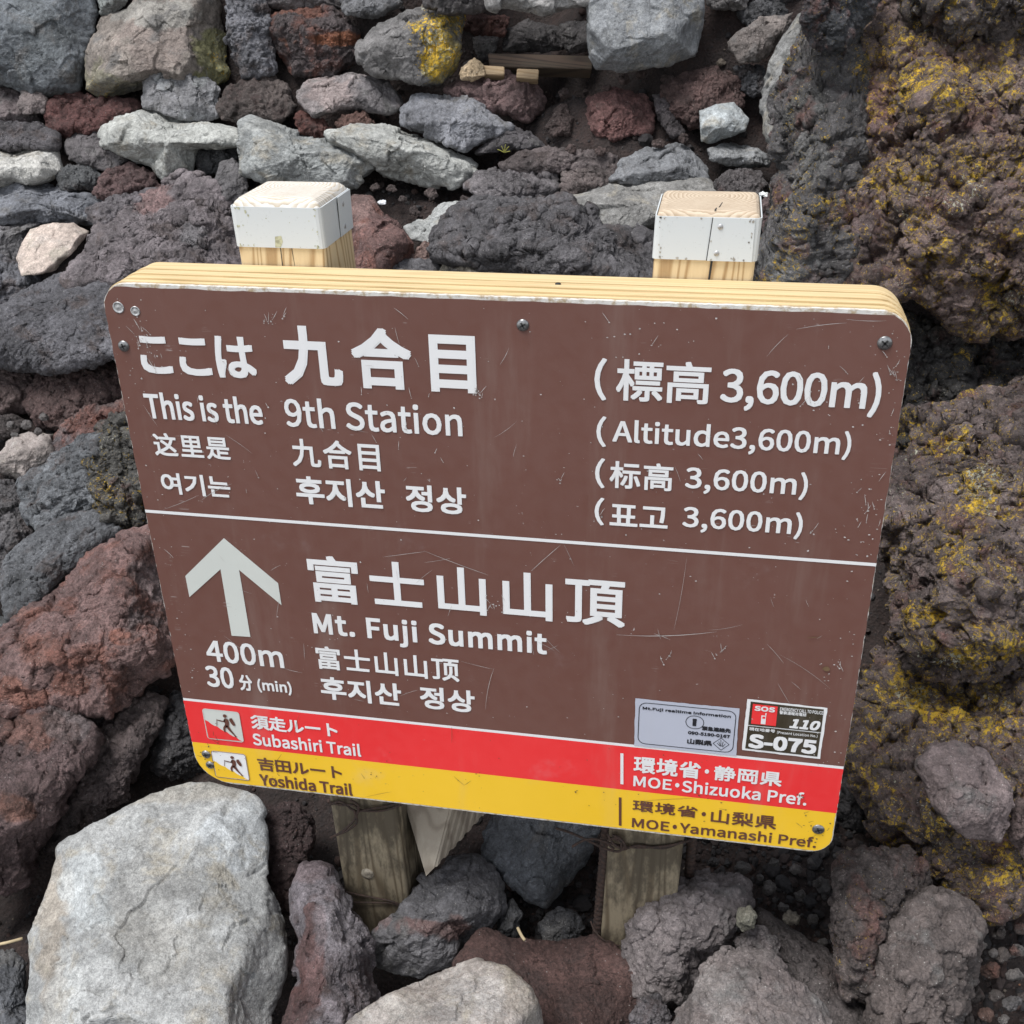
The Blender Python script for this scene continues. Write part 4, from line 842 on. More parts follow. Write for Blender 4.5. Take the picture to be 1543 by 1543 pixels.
def flat(name, loops, mat, y=-.0011, parent=None, px=True, label=None):
    """flat shapes, each a closed loop of photo pixels lying on the board"""
    V = []; Fc = []
    for lp in loops:
        q = [(float(un(u, v)[0]), float(un(u, v)[2])) if px else (u, v) for u, v in lp]
        base = len(V); V += [(x, y, z) for x, z in q]
        for t_ in tessellate_polygon([[Vector((x, z, 0)) for x, z in q]]): Fc.append(tuple(base + i for i in t_))
    o = link(name, mesh_py(name, V, Fc), mat, parent or sign)
    if label: o['label'] = label
    return o
def rrect(x0, x1, z0, z1, r, seg=4):
    o = []
    for cx_, cz_, a0 in ((x1 - r, z1 - r, 0), (x0 + r, z1 - r, 90), (x0 + r, z0 + r, 180), (x1 - r, z0 + r, 270)):
        for k in range(seg + 1):
            a = math.radians(a0 + 90 * k / seg); o.append((cx_ + r * math.cos(a), cz_ + r * math.sin(a)))
    return o
def frame(name, x0, x1, z0, z1, r, wd, mat, y, parent):
    A = rrect(x0, x1, z0, z1, r); B = rrect(x0 + wd, x1 - wd, z0 + wd, z1 - wd, max(r - wd, .0002)); n = len(A)
    V = [(x, y, z) for x, z in A + B]; Fc = [(i, (i + 1) % n, n + (i + 1) % n, n + i) for i in range(n)]
    return link(name, mesh_py(name, V, Fc), mat, parent)

TX = [
 ('ここは', (204.8,500), (389.3,571), M_WHT, .032, .93),
 ('九合目', (419.6,487.4), (718.9,593), M_WHT, .032, 1.12),
 ('This is the', (215.3,589.3), (398.5,640), M_WHT, .026, 1),
 ('9th Station', (426.7,597), (697.6,657.5), M_WHT, .02, 1),
 ('这里是', (228.8,650.8), (349.2,693), M_WHT, .02, 1.05),
 ('九合目', (437.3,658.9), (574.6,710), M_WHT, .02, 1.05),
 ('여기는', (240.6,710.7), (350,750), M_WHT, .026, 1),
 ('후지산', (443.6,715.7), (582.6,767), M_WHT, .028, 1),
 ('정상', (610.4,728.4), (703.9,775.5), M_WHT, .028, 1),
 ('(', (896.5,538.5), (913.5,603), M_WHT, .012, 1),
 ('標高', (929.5,539.7), (1068.5,609.5), M_WHT, .018, 1),
 ('3,600m)', (1088.6,549.4), (1322.4,629), M_WHT, .018, .98),
 ('(', (899.3,626.1), (913,673), M_WHT, .012, 1),
 ('Altitude3,600m)', (923.8,629.7), (1279.4,693), M_WHT, .018, 1),
 ('(', (897.3,689.2), (911,735), M_WHT, .012, 1),
 ('标高', (919.4,693.2), (1013,740), M_WHT, .02, 1.02),
 ('3,600m)', (1033.9,700), (1214.7,753.5), M_WHT, .018, 1),
 ('(', (896.5,748.6), (910,791), M_WHT, .012, 1),
 ('표고', (919.4,758.3), (1005.8,796.5), M_WHT, .026, 1),
 ('3,600m)', (1029.9,759.5), (1207,812.5), M_WHT, .018, 1),
 ('富士山山頂', (461.3,834.4), (941.5,945.5), M_WHT, .020, 1.07),
 ('Mt. Fuji Summit', (469.7,920.8), (824.5,994.5), M_WHT, .028, 1.03),
 ('富士山山顶', (474.8,971.7), (692.9,1027), M_WHT, .02, 1.03),
 ('후지산', (481.3,1017.7), (606.5,1064), M_WHT, .028, 1),
 ('정상', (631.9,1032.3), (716.5,1074), M_WHT, .028, 1),
 ('400m', (307.8,962.6), (429.4,1006.5), M_WHT, .026, 1),
 ('30', (307.8,1001.4), (355,1037.5), M_WHT, .026, 1),
 ('分', (359,1015.2), (382.6,1041), M_WHT, .028, 1),
 ('(min)', (386.9,1021.4), (441.4,1047.5), M_WHT, .026, 1),
 ('須走ルート', (376.8,1075.3), (510.2,1111), M_WHT, .028, .98),
 ('Subashiri Trail', (379.6,1102.6), (545,1139.5), M_WHT, .026, 1),
 ('吉田ルート', (387.1,1139.6), (516.6,1174), M_DKB, .026, .98),
 ('Yoshida Trail', (390.3,1164.1), (532.2,1198.5), M_DKB, .03, 1),
 ('環境省', (955.5,1137.4), (1055,1173.5), M_WHT, .026, 1.02), ('静岡県', (1077,1152), (1177,1185), M_WHT, .026, 1.02),
 ('MOE', (955,1167.5), (1011.9,1190), M_WHT, .026, 1), ('Shizuoka Pref.', (1028.5,1173.5), (1214.5,1213), M_WHT, .024, 1),
 ('環境省', (953.8,1203.7), (1050.6,1232), M_DKB, .02, 1.02), ('山梨県', (1072.2,1218), (1168.8,1249.5), M_DKB, .02, 1.02),
 ('MOE', (952.7,1231.2), (1008.4,1252), M_DKB, .026, 1), ('Yamanashi Pref.', (1025,1237.5), (1229,1277), M_DKB, .024, 1),
]
for body, tl, br, mat, bold, sp in TX: put_text(body, tl, br, mat, bold, space=sp)
for du, dv, dm in ((1065.2,1161.5,M_WHT),(1020.6,1182.2,M_WHT),(1060.5,1225.8,M_DKB),(1016.8,1245,M_DKB)):
    flat('middle_dot', [[(du + 3.3 * math.cos(k * .5236), dv + 3.3 * math.sin(k * .5236)) for k in range(12)]], dm)
flat('divider_bar', [[(935,1134),(939.5,1134.5),(939.5,1181),(935,1180.5)]], M_WHT)
flat('divider_bar', [[(932.6,1200.5),(936.6,1201),(936.6,1243.4),(932.6,1243)]], M_DKB)
z3 = lambda u, v: (200 + u / 2.755, 780 + v / 2.755)
flat('direction_arrow', [[z3(380,83), z3(605,270), z3(619,361), z3(443,215), z3(490,493), z3(412,488), z3(366,212), z3(237,328), z3(220,240)]], M_ARW)

# hiker pictograms
def hiker(org, ex, ez, slope_mat, fig_mat, box_mat, line_mat):
    """org: lower-left photo pixel; ex, ez: lower-right and upper-left pixels"""
    o, a, b = un(*org), un(*ex), un(*ez); x0, z0 = o[0], o[2]; wx = a[0] - x0; hz = b[2] - z0
    P = lambda s, t_: (x0 + s * wx, z0 + t_ * hz)
    root = link('route_pictogram', mesh_py('p', [(x, -.0011, z) for x, z in rrect(x0, x0 + wx, z0, z0 + hz, wx * .08)], [tuple(range(20))]), box_mat, sign)
    sl = [P(.02, .62)] + [P(.02 + .94 * k / 12, .62 - .585 * k / 12 + (.02 if k % 3 == 1 else -.012) * (0 < k < 12)) for k in range(1, 13)] + [P(.03, .02)]
    flat('slope_shape', [sl], slope_mat, -.0014, root, px=False)
    frame('border_line', x0, x0 + wx, z0, z0 + hz, wx * .08, wx * .014, line_mat, -.0016, root)
    shapes = []
    c = [(P(.60 + .055 * math.cos(k * .7), .83 + .058 * math.sin(k * .7))) for k in range(9)]; shapes.append(c)
    S = lambda pts: shapes.append([P(*q) for q in pts])
    S([(.56,.73),(.60,.76),(.68,.72),(.68,.60),(.66,.50),(.60,.48),(.54,.50),(.57,.58),(.55,.66)])        # torso
    S([(.72,.77),(.78,.78),(.84,.62),(.84,.54),(.79,.53),(.74,.60),(.70,.70)])                         # pack
    S([(.57,.72),(.60,.68),(.56,.62),(.42,.64),(.36,.66),(.36,.685),(.44,.675),(.53,.66)])             # arm
    S([(.355,.70),(.37,.70),(.335,.47),(.32,.47)])                                                   # staff
    S([(.54,.51),(.64,.52),(.62,.46),(.56,.43),(.54,.34),(.55,.29),(.51,.29),(.49,.38),(.50,.44)])        # front leg
    S([(.58,.49),(.66,.50),(.72,.36),(.80,.22),(.84,.17),(.80,.155),(.74,.24),(.66,.34),(.60,.43)])       # rear leg
    flat('hiker_figure', shapes, fig_mat, -.0018, root, px=False)
    return root
z6 = lambda u, v: (270 + u / 5.32, 1040 + v / 5.32)
hiker(z6(232,382), z6(523,415), z6(184,140), M_RED, M_DKB, M_ARW, M_ARW)
hiker(z6(296,690), z6(571,727), z6(258,478), M_YEL, M_DKB, M_WHT, M_DKB)

# stickers
z5 = lambda u, v: (940 + u / 4.822, 1030 + v / 4.822)
def sticker(corners, mat, label):
    q = [un(*z5(*c)) for c in corners]
    lp = dense([(p[0], p[2]) for p in q], .006, .00035)
    o = flat('sticker', [lp], mat, -.0012, px=False, label=label); return o
s1 = sticker([(85,103),(840,178),(815,522),(76,445)], M_STK, 'silver information sticker')
def box_px(tl, br): a, b = un(*z5(*tl)), un(*z5(*br)); return a[0], b[0], b[2], a[2]
x0, x1, z0_, z1_ = box_px((112,128), (792,500))
frame('border_line', x0, x1, z0_, z1_, .009, .0009, M_BLK, -.0015, s1)
put_text('Mt.Fuji realtime information', z5(138,160), z5(776,250), M_BLK, .045, -.0015, s1)
put_text('緊急連絡先', z5(570,302), z5(776,354), M_BLK, .05, -.0015, s1)
put_text('090-5190-0167', z5(468,338), z5(770,392), M_BLK, .06, -.0015, s1)
put_text('山梨県', z5(462,392), z5(640,449), M_BLK, .05, -.0015, s1)
put_text('i', z5(500,248), z5(528,304), M_BLK, .09, -.0015, s1)
ci = un(*z5(516,276)); rr_ = .0105
frame('information_ring', ci[0]-rr_*1., ci[0]+rr_*1., ci[2]-rr_*.9, ci[2]+rr_*.9, rr_*.89, .0008, M_BLK, -.0015, s1)
def line_loops(segs, wd):
    L = []
    for (u1, v1), (u2, v2) in segs:
        a, b = un(*z5(u1, v1)), un(*z5(u2, v2)); d = np.array([b[0] - a[0], b[2] - a[2]]); d /= np.linalg.norm(d); n = np.array([-d[1], d[0]]) * wd / 2
        L.append([(a[0] + n[0], a[2] + n[1]), (b[0] + n[0], b[2] + n[1]), (b[0] - n[0], b[2] - n[1]), (a[0] - n[0], a[2] - n[1])])
    return L
em = [((648,428),(708,390)),((708,390),(765,438)),((765,438),(706,478)),((706,478),(648,428)),
      ((706,402),(704,452)),((690,415),(700,448)),((722,416),(712,452)),((676,425),(690,438)),((690,438),(694,446)),((738,432),(724,446)),((724,446),(716,456))]
flat('prefecture_emblem', line_loops(em, .0007), M_BLK, -.0015, s1, px=False)
s2 = sticker([(897,108),(1480,172),(1425,543),(858,478)], M_WHT, 'black and white emergency call sticker')
x0, x1, z0_, z1_ = box_px((915,128), (1450,345)); 
def quad5(name, pts, mat, y, parent): return flat(name, [[z5(*p) for p in pts]], mat, y, parent)
quad5('upper_field', [(922,125),(1453,182),(1432,348),(903,294)], M_OLV, -.0015, s2)
quad5('lower_field', [(902,300),(1430,355),(1405,525),(882,465)], M_OLV, -.0015, s2)
quad5('red_panel', [(938,140),(1118,160),(1104,302),(924,284)], M_RED, -.0018, s2)
put_text('SOS', z5(952,152), z5(1096,202), M_WHT, .06, -.0021, s2)
quad5('phone_symbol', [(1000,222),(1034,226),(1028,288),(994,285)], M_WHT, -.0021, s2)
quad5('phone_symbol', [(1030,205),(1037,206),(1034,228),(1026,227)], M_WHT, -.0021, s2)
quad5('phone_screen', [(1008,230),(1028,232),(1026,247),(1006,245)], M_RED, -.0023, s2)
put_text('EMERGENCY CALL TO POLICE', z5(1136,164), z5(1447,218), M_WHT, .02, -.0019, s2)
put_text('警察通報用電話', z5(1132,190), z5(1325,232), M_WHT, .02, -.0019, s2)
put_text('110', z5(1208,245), z5(1408,335), M_WHT, .06, -.0019, s2, shear=.25)
put_text('現在地番号', z5(912,308), z5(1098,350), M_WHT, .02, -.0019, s2)
put_text('(Present Location No.)', z5(1114,335), z5(1405,388), M_WHT, .01, -.0019, s2)
put_text('S-075', z5(912,355), z5(1392,508), M_WHT, .06, -.0019, s2)

# --- screws and plugs
def screw(u, v, r, plug=False, tilt=0.):
    c = un(u, v); n = 20
    prof = [(1.0, 0), (1.0, .0008), (.86, .0022), (.5, .0031), (0.001, .0033)] if not plug else [(1., 0), (1., .0009), (.82, .0011), (.78, .0004), (.5, .0005), (.001, .0012)]
    V = []; Fc = []
    for (rf, h) in prof:
        for k in range(n):
            a = 2 * math.pi * k / n; V.append((rf * r * math.cos(a), -h * .7, rf * r * math.sin(a)))
    for i in range(len(prof) - 1):
        for k in range(n): Fc.append((i * n + k, i * n + (k + 1) % n, (i + 1) * n + (k + 1) % n, (i + 1) * n + k))
    o = link('screw' if not plug else 'old_screw_hole', mesh_py('screw', V, Fc, True), M_STEEL if not plug else M_RIV, sign, (c[0], -.0006, c[2]))
    if not plug:
        s = r * .55; w_ = r * .13; a = tilt; L = []
        for an in (a, a + math.pi / 2):
            d = (math.cos(an), math.sin(an)); p = (-d[1] * w_, d[0] * w_)
            L.append([(d[0]*s+p[0], d[1]*s+p[1]), (-d[0]*s+p[0], -d[1]*s+p[1]), (-d[0]*s-p[0], -d[1]*s-p[1]), (d[0]*s-p[0], d[1]*s-p[1])])
        flat('cross_slot', L, M_DARK, -.0026, o, px=False)
    return o
for u, v, r, tl in ((187,521,.0062,.3),(788,489.5,.0062,.5),(1333,516.5,.0068,.9),(311,1136,.0062,.2),(317,1152,.0060,.9),(1233,1249,.0072,.4)): screw(u, v, r, False, tl)
screw(179, 463, .0062, True); screw(204.5, 468.5, .0052, True)

# --- wear: chips and scratches, joined
def wear():
    rs = random.Random(8); L = []; D_ = []
    def blob(x, z, r):
        n = rs.randint(5, 8); a0 = rs.random() * 6; e = rs.uniform(.35, 1)
        return [(x + r * rs.uniform(.5, 1.2) * math.cos(a0 + 6.28 * k / n), z + r * e * rs.uniform(.5, 1.2) * math.sin(a0 + 6.28 * k / n)) for k in range(n)]
    def scr(x, z, ln, an, wd):
        pts = []; n = 6; bend = rs.uniform(-.15, .15)
        up = []; dn = []
        for k in range(n + 1):
            s = k / n; a = an + bend * s; px_, pz_ = x + ln * s * math.cos(a), z + ln * s * math.sin(a); h = wd * (.25 + .75 * math.sin(math.pi * s)) * rs.uniform(.7, 1.2) / 2
            up.append((px_ - math.sin(a) * h, pz_ + math.cos(a) * h)); dn.append((px_ + math.sin(a) * h, pz_ - math.cos(a) * h))
        return up + dn[::-1]
    def inside(lp): return all(.003 < z < SH - .003 and xl(max(min(z, SH - .003), .003), .003) < x < xr(max(min(z, SH - .003), .003), .003) for x, z in lp)
    for k in range(330):
        x, z = rs.uniform(.01, .79), rs.uniform(Z_L2, SH - .005)
        if rs.random() < .35: x = rs.choice([rs.uniform(.003, .03), SH and rs.uniform(.755, .795)])
        L.append(blob(x, z, rs.choice([.0004, .0005, .0006, .0008, .0012])))
    # clustered scuffs
    for cu_, cv_, n, sp in ((215,505,26,10),(235,545,12,8),(1350,560,20,12),(1335,740,36,22),(1330,800,30,16),(410,485,14,8),(1350,640,16,14),(1225,798,3,3),(845,720,6,4),(1080,972,9,8),(1005,990,5,4),(720,590,14,4),(945,498,16,22),(900,780,6,4),(745,910,14,6),(1270,1006,3,3),(300,555,5,30),(420,690,20,60),(1240,600,18,24),(650,640,16,50)):
        for k in range(n):
            c = un(cu_ + rs.gauss(0, sp), cv_ + rs.gauss(0, sp * 1.2)); L.append(blob(c[0], c[2], rs.uniform(.0004, .0013)))
            if rs.random() < .35: L.append(scr(c[0], c[2], rs.uniform(.003, .012), rs.uniform(.9, 2.4), .0005))
    for (a, b_, wd) in (((929,955),(1080,966),.0007),((845,820),(800,858),.0006),((640,829),(735,868),.0005),((578,838),(640,830),.0005),((270,1058),(290,1030),.0004),((1200,495),(1275,480),.0005),((1275,480),(1335,488),.0004),((745,1005),(722,1065),.0004),((350,728),(300,745),.0005),((248,826),(264,838),.0006),((695,995),(742,1008),.0004),((1035,838),(1022,948),.0003),((1175,985),(1260,1028),.0003),((1068,948),(1120,946),.0003),((300,745),(250,770),.0004)):
        p, q = un(*a), un(*b_); d = math.hypot(q[0] - p[0], q[2] - p[2]); L.append(scr(p[0], p[2], d, math.atan2(q[2] - p[2], q[0] - p[0]), wd))
    for k in range(46): L.append(scr(rs.uniform(.02, .76), rs.uniform(Z_L2 + .01, SH - .02), rs.uniform(.006, .035), rs.uniform(0, 3.14), rs.uniform(.00025, .00045)))
    L = [l for l in L if inside(l)]
    o = flat('paint_scratch', L, M_SCR, -.00185, px=False); o['kind'] = 'stuff'
    for k in range(70):
        x, z = rs.uniform(.01, .79), rs.uniform(.006, Z_L2); D_.append(blob(x, z, rs.choice([.0004, .0006, .0009])))
    for cu_, cv_, n, sp in ((1205,1205,10,6),(1225,1250,14,12),(720,1165,3,2),(430,1170,8,12),(1230,1262,10,14),(320,1118,8,6),(312,1142,10,8),(1065,1215,8,14),(1100,1262,8,14),(868,1190,3,3),(555,1165,6,6)):
        for k in range(n):
            c = un(cu_ + rs.gauss(0, sp), cv_ + rs.gauss(0, sp)); D_.append(blob(c[0], c[2], rs.uniform(.0005, .0016)))
            if rs.random() < .3: D_.append(scr(c[0], c[2], rs.uniform(.003, .010), rs.uniform(0, 3), .0005))
    for (a, b_, wd) in (((425,1135),(408,1160),.0006),((684,1168),(699,1182),.0006),((699,1182),(712,1176),.0005),((550,1200),(590,1190),.0004),((955,1206),(1050,1200),.0005),((681,1094),(683,1118),.0006),((452,1075),(440,1105),.0005),((1215,960),(1235,957),.001)):
        p, q = un(*a), un(*b_); d = math.hypot(q[0] - p[0], q[2] - p[2]); D_.append(scr(p[0], p[2], d, math.atan2(q[2] - p[2], q[0] - p[0]), wd))
    c = un(1245, 1007); D_.append(blob(c[0], c[2], .004)); c = un(1262, 1006)
    D_ = [l for l in D_ if inside(l)]
    o = flat('dark_scuff', D_, M_DSC, -.00190, px=False); o['kind'] = 'stuff'
wear()
# small nail in the top of the backing timber
tube('nail_hole', [(.468, .040, SH + .0005), (.468, .040, SH + .0036)], .0028, M_DARK, sign, 10)

# ------------------------------------------------------------------ posts (thing each) with white straps
def post(x_top, x_bot, wd, label, endmat, seam_side, chamfer, ysh=0.):
    root = bpy.data.objects.new('sign_post', None); SC.collection.objects.link(root)
    root.location = ((x_top + x_bot) / 2, .075, -.40); setp(root, label, 'post', 'posts carrying the sign')
    y0, y1 = .0755, .0755 + wd; ZT = .7265; ZB = -.46
    xa = lambda z: x_bot + (x_top - x_bot) * (z + .1) / .82
    def ring(z, g=0., r=.004):
        x0, x1, ya, yb = xa(z) - g, xa(z) + wd + g, y0 - g, y1 + g; r += g; out = []
        for cx_, cy_, a0 in ((x1 - r, yb - r, 0), (x0 + r, yb - r, 90), (x0 + r, ya + r, 180), (x1 - r, ya + r, 270)):
            for k in range(4):
                a = math.radians(a0 + 30 * k); out.append((cx_ + r * math.cos(a), cy_ + r * math.sin(a), z))
        return out
    def loft(name, rings, mat, cap=(True, True), loc=(0, 0, 0), smooth=False):
        V = [p for r_ in rings for p in r_]; n = len(rings[0]); Fc = []
        for i in range(len(rings) - 1):
            for k in range(n): Fc.append((i * n + k, i * n + (k + 1) % n, (i + 1) * n + (k + 1) % n, (i + 1) * n + k))
        if cap[0]: Fc.append(tuple(range(n))[::-1])
        if cap[1]: Fc.append(tuple((len(rings) - 1) * n + k for k in range(n)))
        L0 = Vector(root.location) + Vector(loc)
        V = [tuple(Vector(v) - L0) for v in V]
        return link(name, mesh_py(name, V, Fc, smooth), mat, root, loc)
    loft('timber', [ring(z) for z in (0.04, .2, .45, .686, ZT)], M_POST, (False, False))
    loft('timber_base', [ring(z) for z in (ZB, -.2, 0.04)], M_POSTL, (True, False))
    # end grain top with rounded chamfer
    c0 = Vector((xa(ZT) + wd * .5, (y0 + y1) / 2 + .02, ZT)) - Vector(root.location)
    def top_ring(z, ins):
        return [(xa(ZT) + wd / 2 + (p[0] - xa(ZT) - wd / 2) * (1 - ins / (wd / 2)), (y0 + y1) / 2 + (p[1] - (y0 + y1) / 2) * (1 - ins / (wd / 2)), z) for p in ring(ZT)]
    loft('end_grain', [top_ring(ZT, 0), top_ring(ZT + chamfer * .45, chamfer * .22), top_ring(ZT + chamfer * .85, chamfer * .65), top_ring(ZT + chamfer, chamfer * 1.3)], endmat, (False, True), tuple(c0))
    zlo, zhi = .6855, ZT + .0008
    loft('strap', [ring(zlo, .0005), ring(zlo, .0018), ring(zhi, .0018), ring(zhi, .0005)], M_CAP, (False, False))
    # overlap of the strap with its two rivets
    def strap_end(face):
        if face == 'front':
            xs, xe = xa(.70) + wd * .53, xa(.70) + wd - .004; V = []
            for yy in (y0 - .0020, y0 - .0031):
                V += [(xs + (xa(zlo) - xa(zhi)) * .5, yy, zlo), (xe, yy, zlo), (xe, yy, zhi), (xs - (xa(zlo) - xa(zhi)) * .5 + .002, yy, zhi)]
            riv = [(xs + .010, y0 - .0031, zhi - .0085), (xs + .008, y0 - .0031, zlo + .0075)]; nrm = (0, -1, 0)
        else:
            ys_, ye = y0 + wd * .52, y1 - .004; V = []; xw = xa(.70) + wd
            for xx in (.0020, .0031):
                V += [(xw + xx, ys_, zlo), (xw + xx, ye, zlo), (xw + xx, ye, zhi), (xw + xx, ys_, zhi)]
            riv = [(xw + .0031, ys_ + .014, zhi - .010), (xw + .0031, ys_ + .014, zlo + .008)]; nrm = (1, 0, 0)
        V = [tuple(Vector(v) - Vector(root.location)) for v in V]
        Fc = [(4, 5, 6, 7), (0, 3, 2, 1), (0, 1, 5, 4), (1, 2, 6, 5), (2, 3, 7, 6), (3, 0, 4, 7)]
        se = link('strap_overlap', mesh_py('strap_overlap', V, Fc), M_CAP, root)
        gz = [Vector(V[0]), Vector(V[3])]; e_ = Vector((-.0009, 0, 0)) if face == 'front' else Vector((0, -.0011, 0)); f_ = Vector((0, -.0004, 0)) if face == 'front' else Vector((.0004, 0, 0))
        link('strap_seam_shade', mesh_py('seam', [tuple(gz[0] + f_), tuple(gz[1] + f_), tuple(gz[1] + e_ + f_), tuple(gz[0] + e_ + f_)], [(0, 1, 2, 3)]), M_DARK, root)  # thin dark strip painted in for the shadow along the overlap's edge
        for rv in riv:
            bm = bmesh.new(); bmesh.ops.create_uvsphere(bm, u_segments=12, v_segments=8, radius=.0028)
            for v in bm.verts:
                k = [0, 1, 2]; s = .45; v.co = Vector((v.co.x * (s if nrm[0] else 1), v.co.y * (s if nrm[1] else 1), v.co.z))
            me = bpy.data.meshes.new('rivet'); bm.to_mesh(me); bm.free(); me.shade_smooth()
            link('rivet', me, M_RIV, root, tuple(Vector(rv) - Vector(root.location)))
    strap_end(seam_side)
    rs = random.Random(int(x_top * 1000)); V = []; Fc = []
    for k in range(34):
        e = rs.random(); zz = rs.choice([zhi - abs(rs.gauss(0, .002)), zlo + abs(rs.gauss(0, .002)), rs.uniform(zlo, zhi)]) if k < 24 else rs.uniform(zlo, zhi)
        zz = min(max(zz, zlo + .001), zhi - .001)
        xx = xa(.70) + rs.choice([rs.uniform(.006, wd - .006), wd - .004 - abs(rs.gauss(0, .003)), .004 + abs(rs.gauss(0, .003))]); r_ = rs.uniform(.0004, .0012) * (1.6 if e > .85 else 1)
        if seam_side == 'front' and xx > xa(.70) + wd * .5: yy_ = y0 - .0034
        else: yy_ = y0 - .0021
        b0 = len(V); n_ = 6
        V += [tuple(Vector((xx + r_ * rs.uniform(.5, 1.2) * math.cos(6.28 * q / n_), yy_, min(zz + r_ * rs.uniform(.5, 1.5) * math.sin(6.28 * q / n_), zhi - .0002))) - Vector(root.location)) for q in range(n_)]
        Fc.append(tuple(range(b0, b0 + n_)))
    wc = link('strap_chips', mesh_py('chips', V, Fc), M_STAIN if seam_side != 'front' else M_CHIP, root); wc['kind'] = 'stuff'
    # coach bolt low on the front
    def disc(name, x, z, r, h, mat, y=y0):
        n = 18; V = [(r * f * math.cos(6.283 * k / n), -hh, r * f * math.sin(6.283 * k / n)) for f, hh in ((1, 0), (.95, h * .7), (.5, h), (.01, h)) for k in range(n)]
        Fc = [(i * n + k, i * n + (k + 1) % n, (i + 1) * n + (k + 1) % n, (i + 1) * n + k) for i in range(3) for k in range(n)]
        return link(name, mesh_py(name, V, Fc, True), mat, root, tuple(Vector((x, y, z)) - Vector(root.location)))
    disc('bolt_head', xa(-.2) + wd * .42, -.215 if seam_side == 'side' else -.262, .0095, .003, simple_mat('worn_bolt', (.42, .37, .29), .6, .1, var=.25, scale=200))
    def crack(name, pts, axis_y):  # flat dark strip along the grain, painting the shade inside a split
        V = []; Fc = []
        for i, (x, z, wd_) in enumerate(pts): V += [(x - wd_ / 2, axis_y, z), (x + wd_ / 2, axis_y, z)]
        for i in range(len(pts) - 1): Fc.append((2 * i, 2 * i + 1, 2 * i + 3, 2 * i + 2))
        V = [tuple(Vector(v) - Vector(root.location)) for v in V]
        return link('drying_crack_shade', mesh_py(name, V, Fc), M_DARK, root)
    if seam_side == 'front':
        crack('c', [(xa(.686) + wd * .575, .6852, .0022), (xa(.66) + wd * .565, .66, .0017), (xa(.6) + wd * .55, .60, .0008)], y0 - .0003)
        cc = Vector((xa(ZT) + wd * .56, 0, ZT + chamfer + .0003)); yy0 = y0 + .010
        V = [(cc.x - .001, yy0 - .006, cc.z), (cc.x + .001, yy0 - .006, cc.z), (cc.x + .0015, yy0 + .006, cc.z), (cc.x + .0008, yy0 + .006, cc.z), (cc.x + .003, yy0 + .008, cc.z), (cc.x + .0042, yy0 + .008, cc.z), (cc.x + .0068, yy0 + .030, cc.z), (cc.x + .0062, yy0 + .030, cc.z)]
        V = [tuple(Vector(v) - Vector(root.location)) for v in V]
        link('drying_crack_shade', mesh_py('c', V, [(0, 1, 2, 3), (4, 5, 6, 7)]), M_DARK, root)  # flat dark slivers, the shade inside the end-grain split put in as colour
    else:
        crack('c', [(xa(.686) + wd * .50, .6852, .0009), (xa(.66) + wd * .49, .64, .0008)], y0 - .0003)
        crack('c', [(xa(.686) + wd * .63, .6852, .0006), (xa(.66) + wd * .64, .655, .0003)], y0 - .0003)
        q = [(.105, .0), (.130, .001), (.131, .012), (.118, .014), (.112, .010)]
        st_ = [(xa(.69) + wd * .45 + a, y0 - .0020, .6862 + b_) for a, b_ in ((0, 0), (.006, 0), (.009, .006), (.008, .012), (.001, .011))]
        link('worn_patch', mesh_py('worn_patch', [tuple(Vector(v) - Vector(root.location)) for v in st_], [tuple(range(5))]), M_STAIN, root)
    return root, xa, y0, y1
pA, xaA, yA, yB = post(.1205, .1445, .0955, 'left square pine post with a white strap whose seam is on its right side', M_END1, 'side', .0095)
pB, xaB, _, _ = post(.5595, .5300, .0985, 'right square pine post with a riveted strap seam on its front', M_END2, 'front', .0060)

# ------------------------------------------------------------------ tie wires, rebar, stake
def wire_thing(name, label, cat, loops, r=.0015, mat=M_RUST, group=None):
    root = bpy.data.objects.new(name, None); SC.collection.objects.link(root); root.location = (0, 0, 0)
    for q in loops: tube('strand', q, r, mat, root, 7, sub=6)
    return setp(root, label, cat, group)
yw = yA - .0035
def U(u, v, y): return tuple(un(u, v, y))
wire_thing('tie_wire', 'rusty wire knotted round the top of the left post base', 'wire', [
    [U(497,1209,yw), U(515,1213,yw-.002), U(532,1213,yw-.006), U(545,1221,yw-.004), U(570,1222,yw), U(590,1218,yw), U(607,1211,yw), U(618,1200,yw+.02)],
    [U(497,1213,yw), U(514,1208,yw-.003), U(535,1222,yw-.007), U(556,1219,yw-.003), U(585,1214,yw), U(606,1208,yw)],
    [U(528,1206,yw-.004), U(540,1214,yw-.009), U(536,1232,yw-.008), U(524,1246,yw-.007), U(511,1256,yw-.008), U(498,1262,yw-.010)],
    [U(533,1220,yw-.009), U(538,1238,yw-.009), U(526,1250,yw-.008), U(508,1258,yw-.008)]], .0017)
wire_thing('tie_wire', 'rusty wire pair crossing the left post just above the rocks', 'wire', [
    [U(512,1340,yw), U(530,1346,yw-.001), U(560,1352,yw-.001), U(590,1358,yw-.002), U(608,1366,yw)],
    [U(512,1353,yw), U(530,1359,yw-.001), U(560,1360,yw-.001), U(592,1361,yw-.001), U(608,1370,yw)]], .0014)
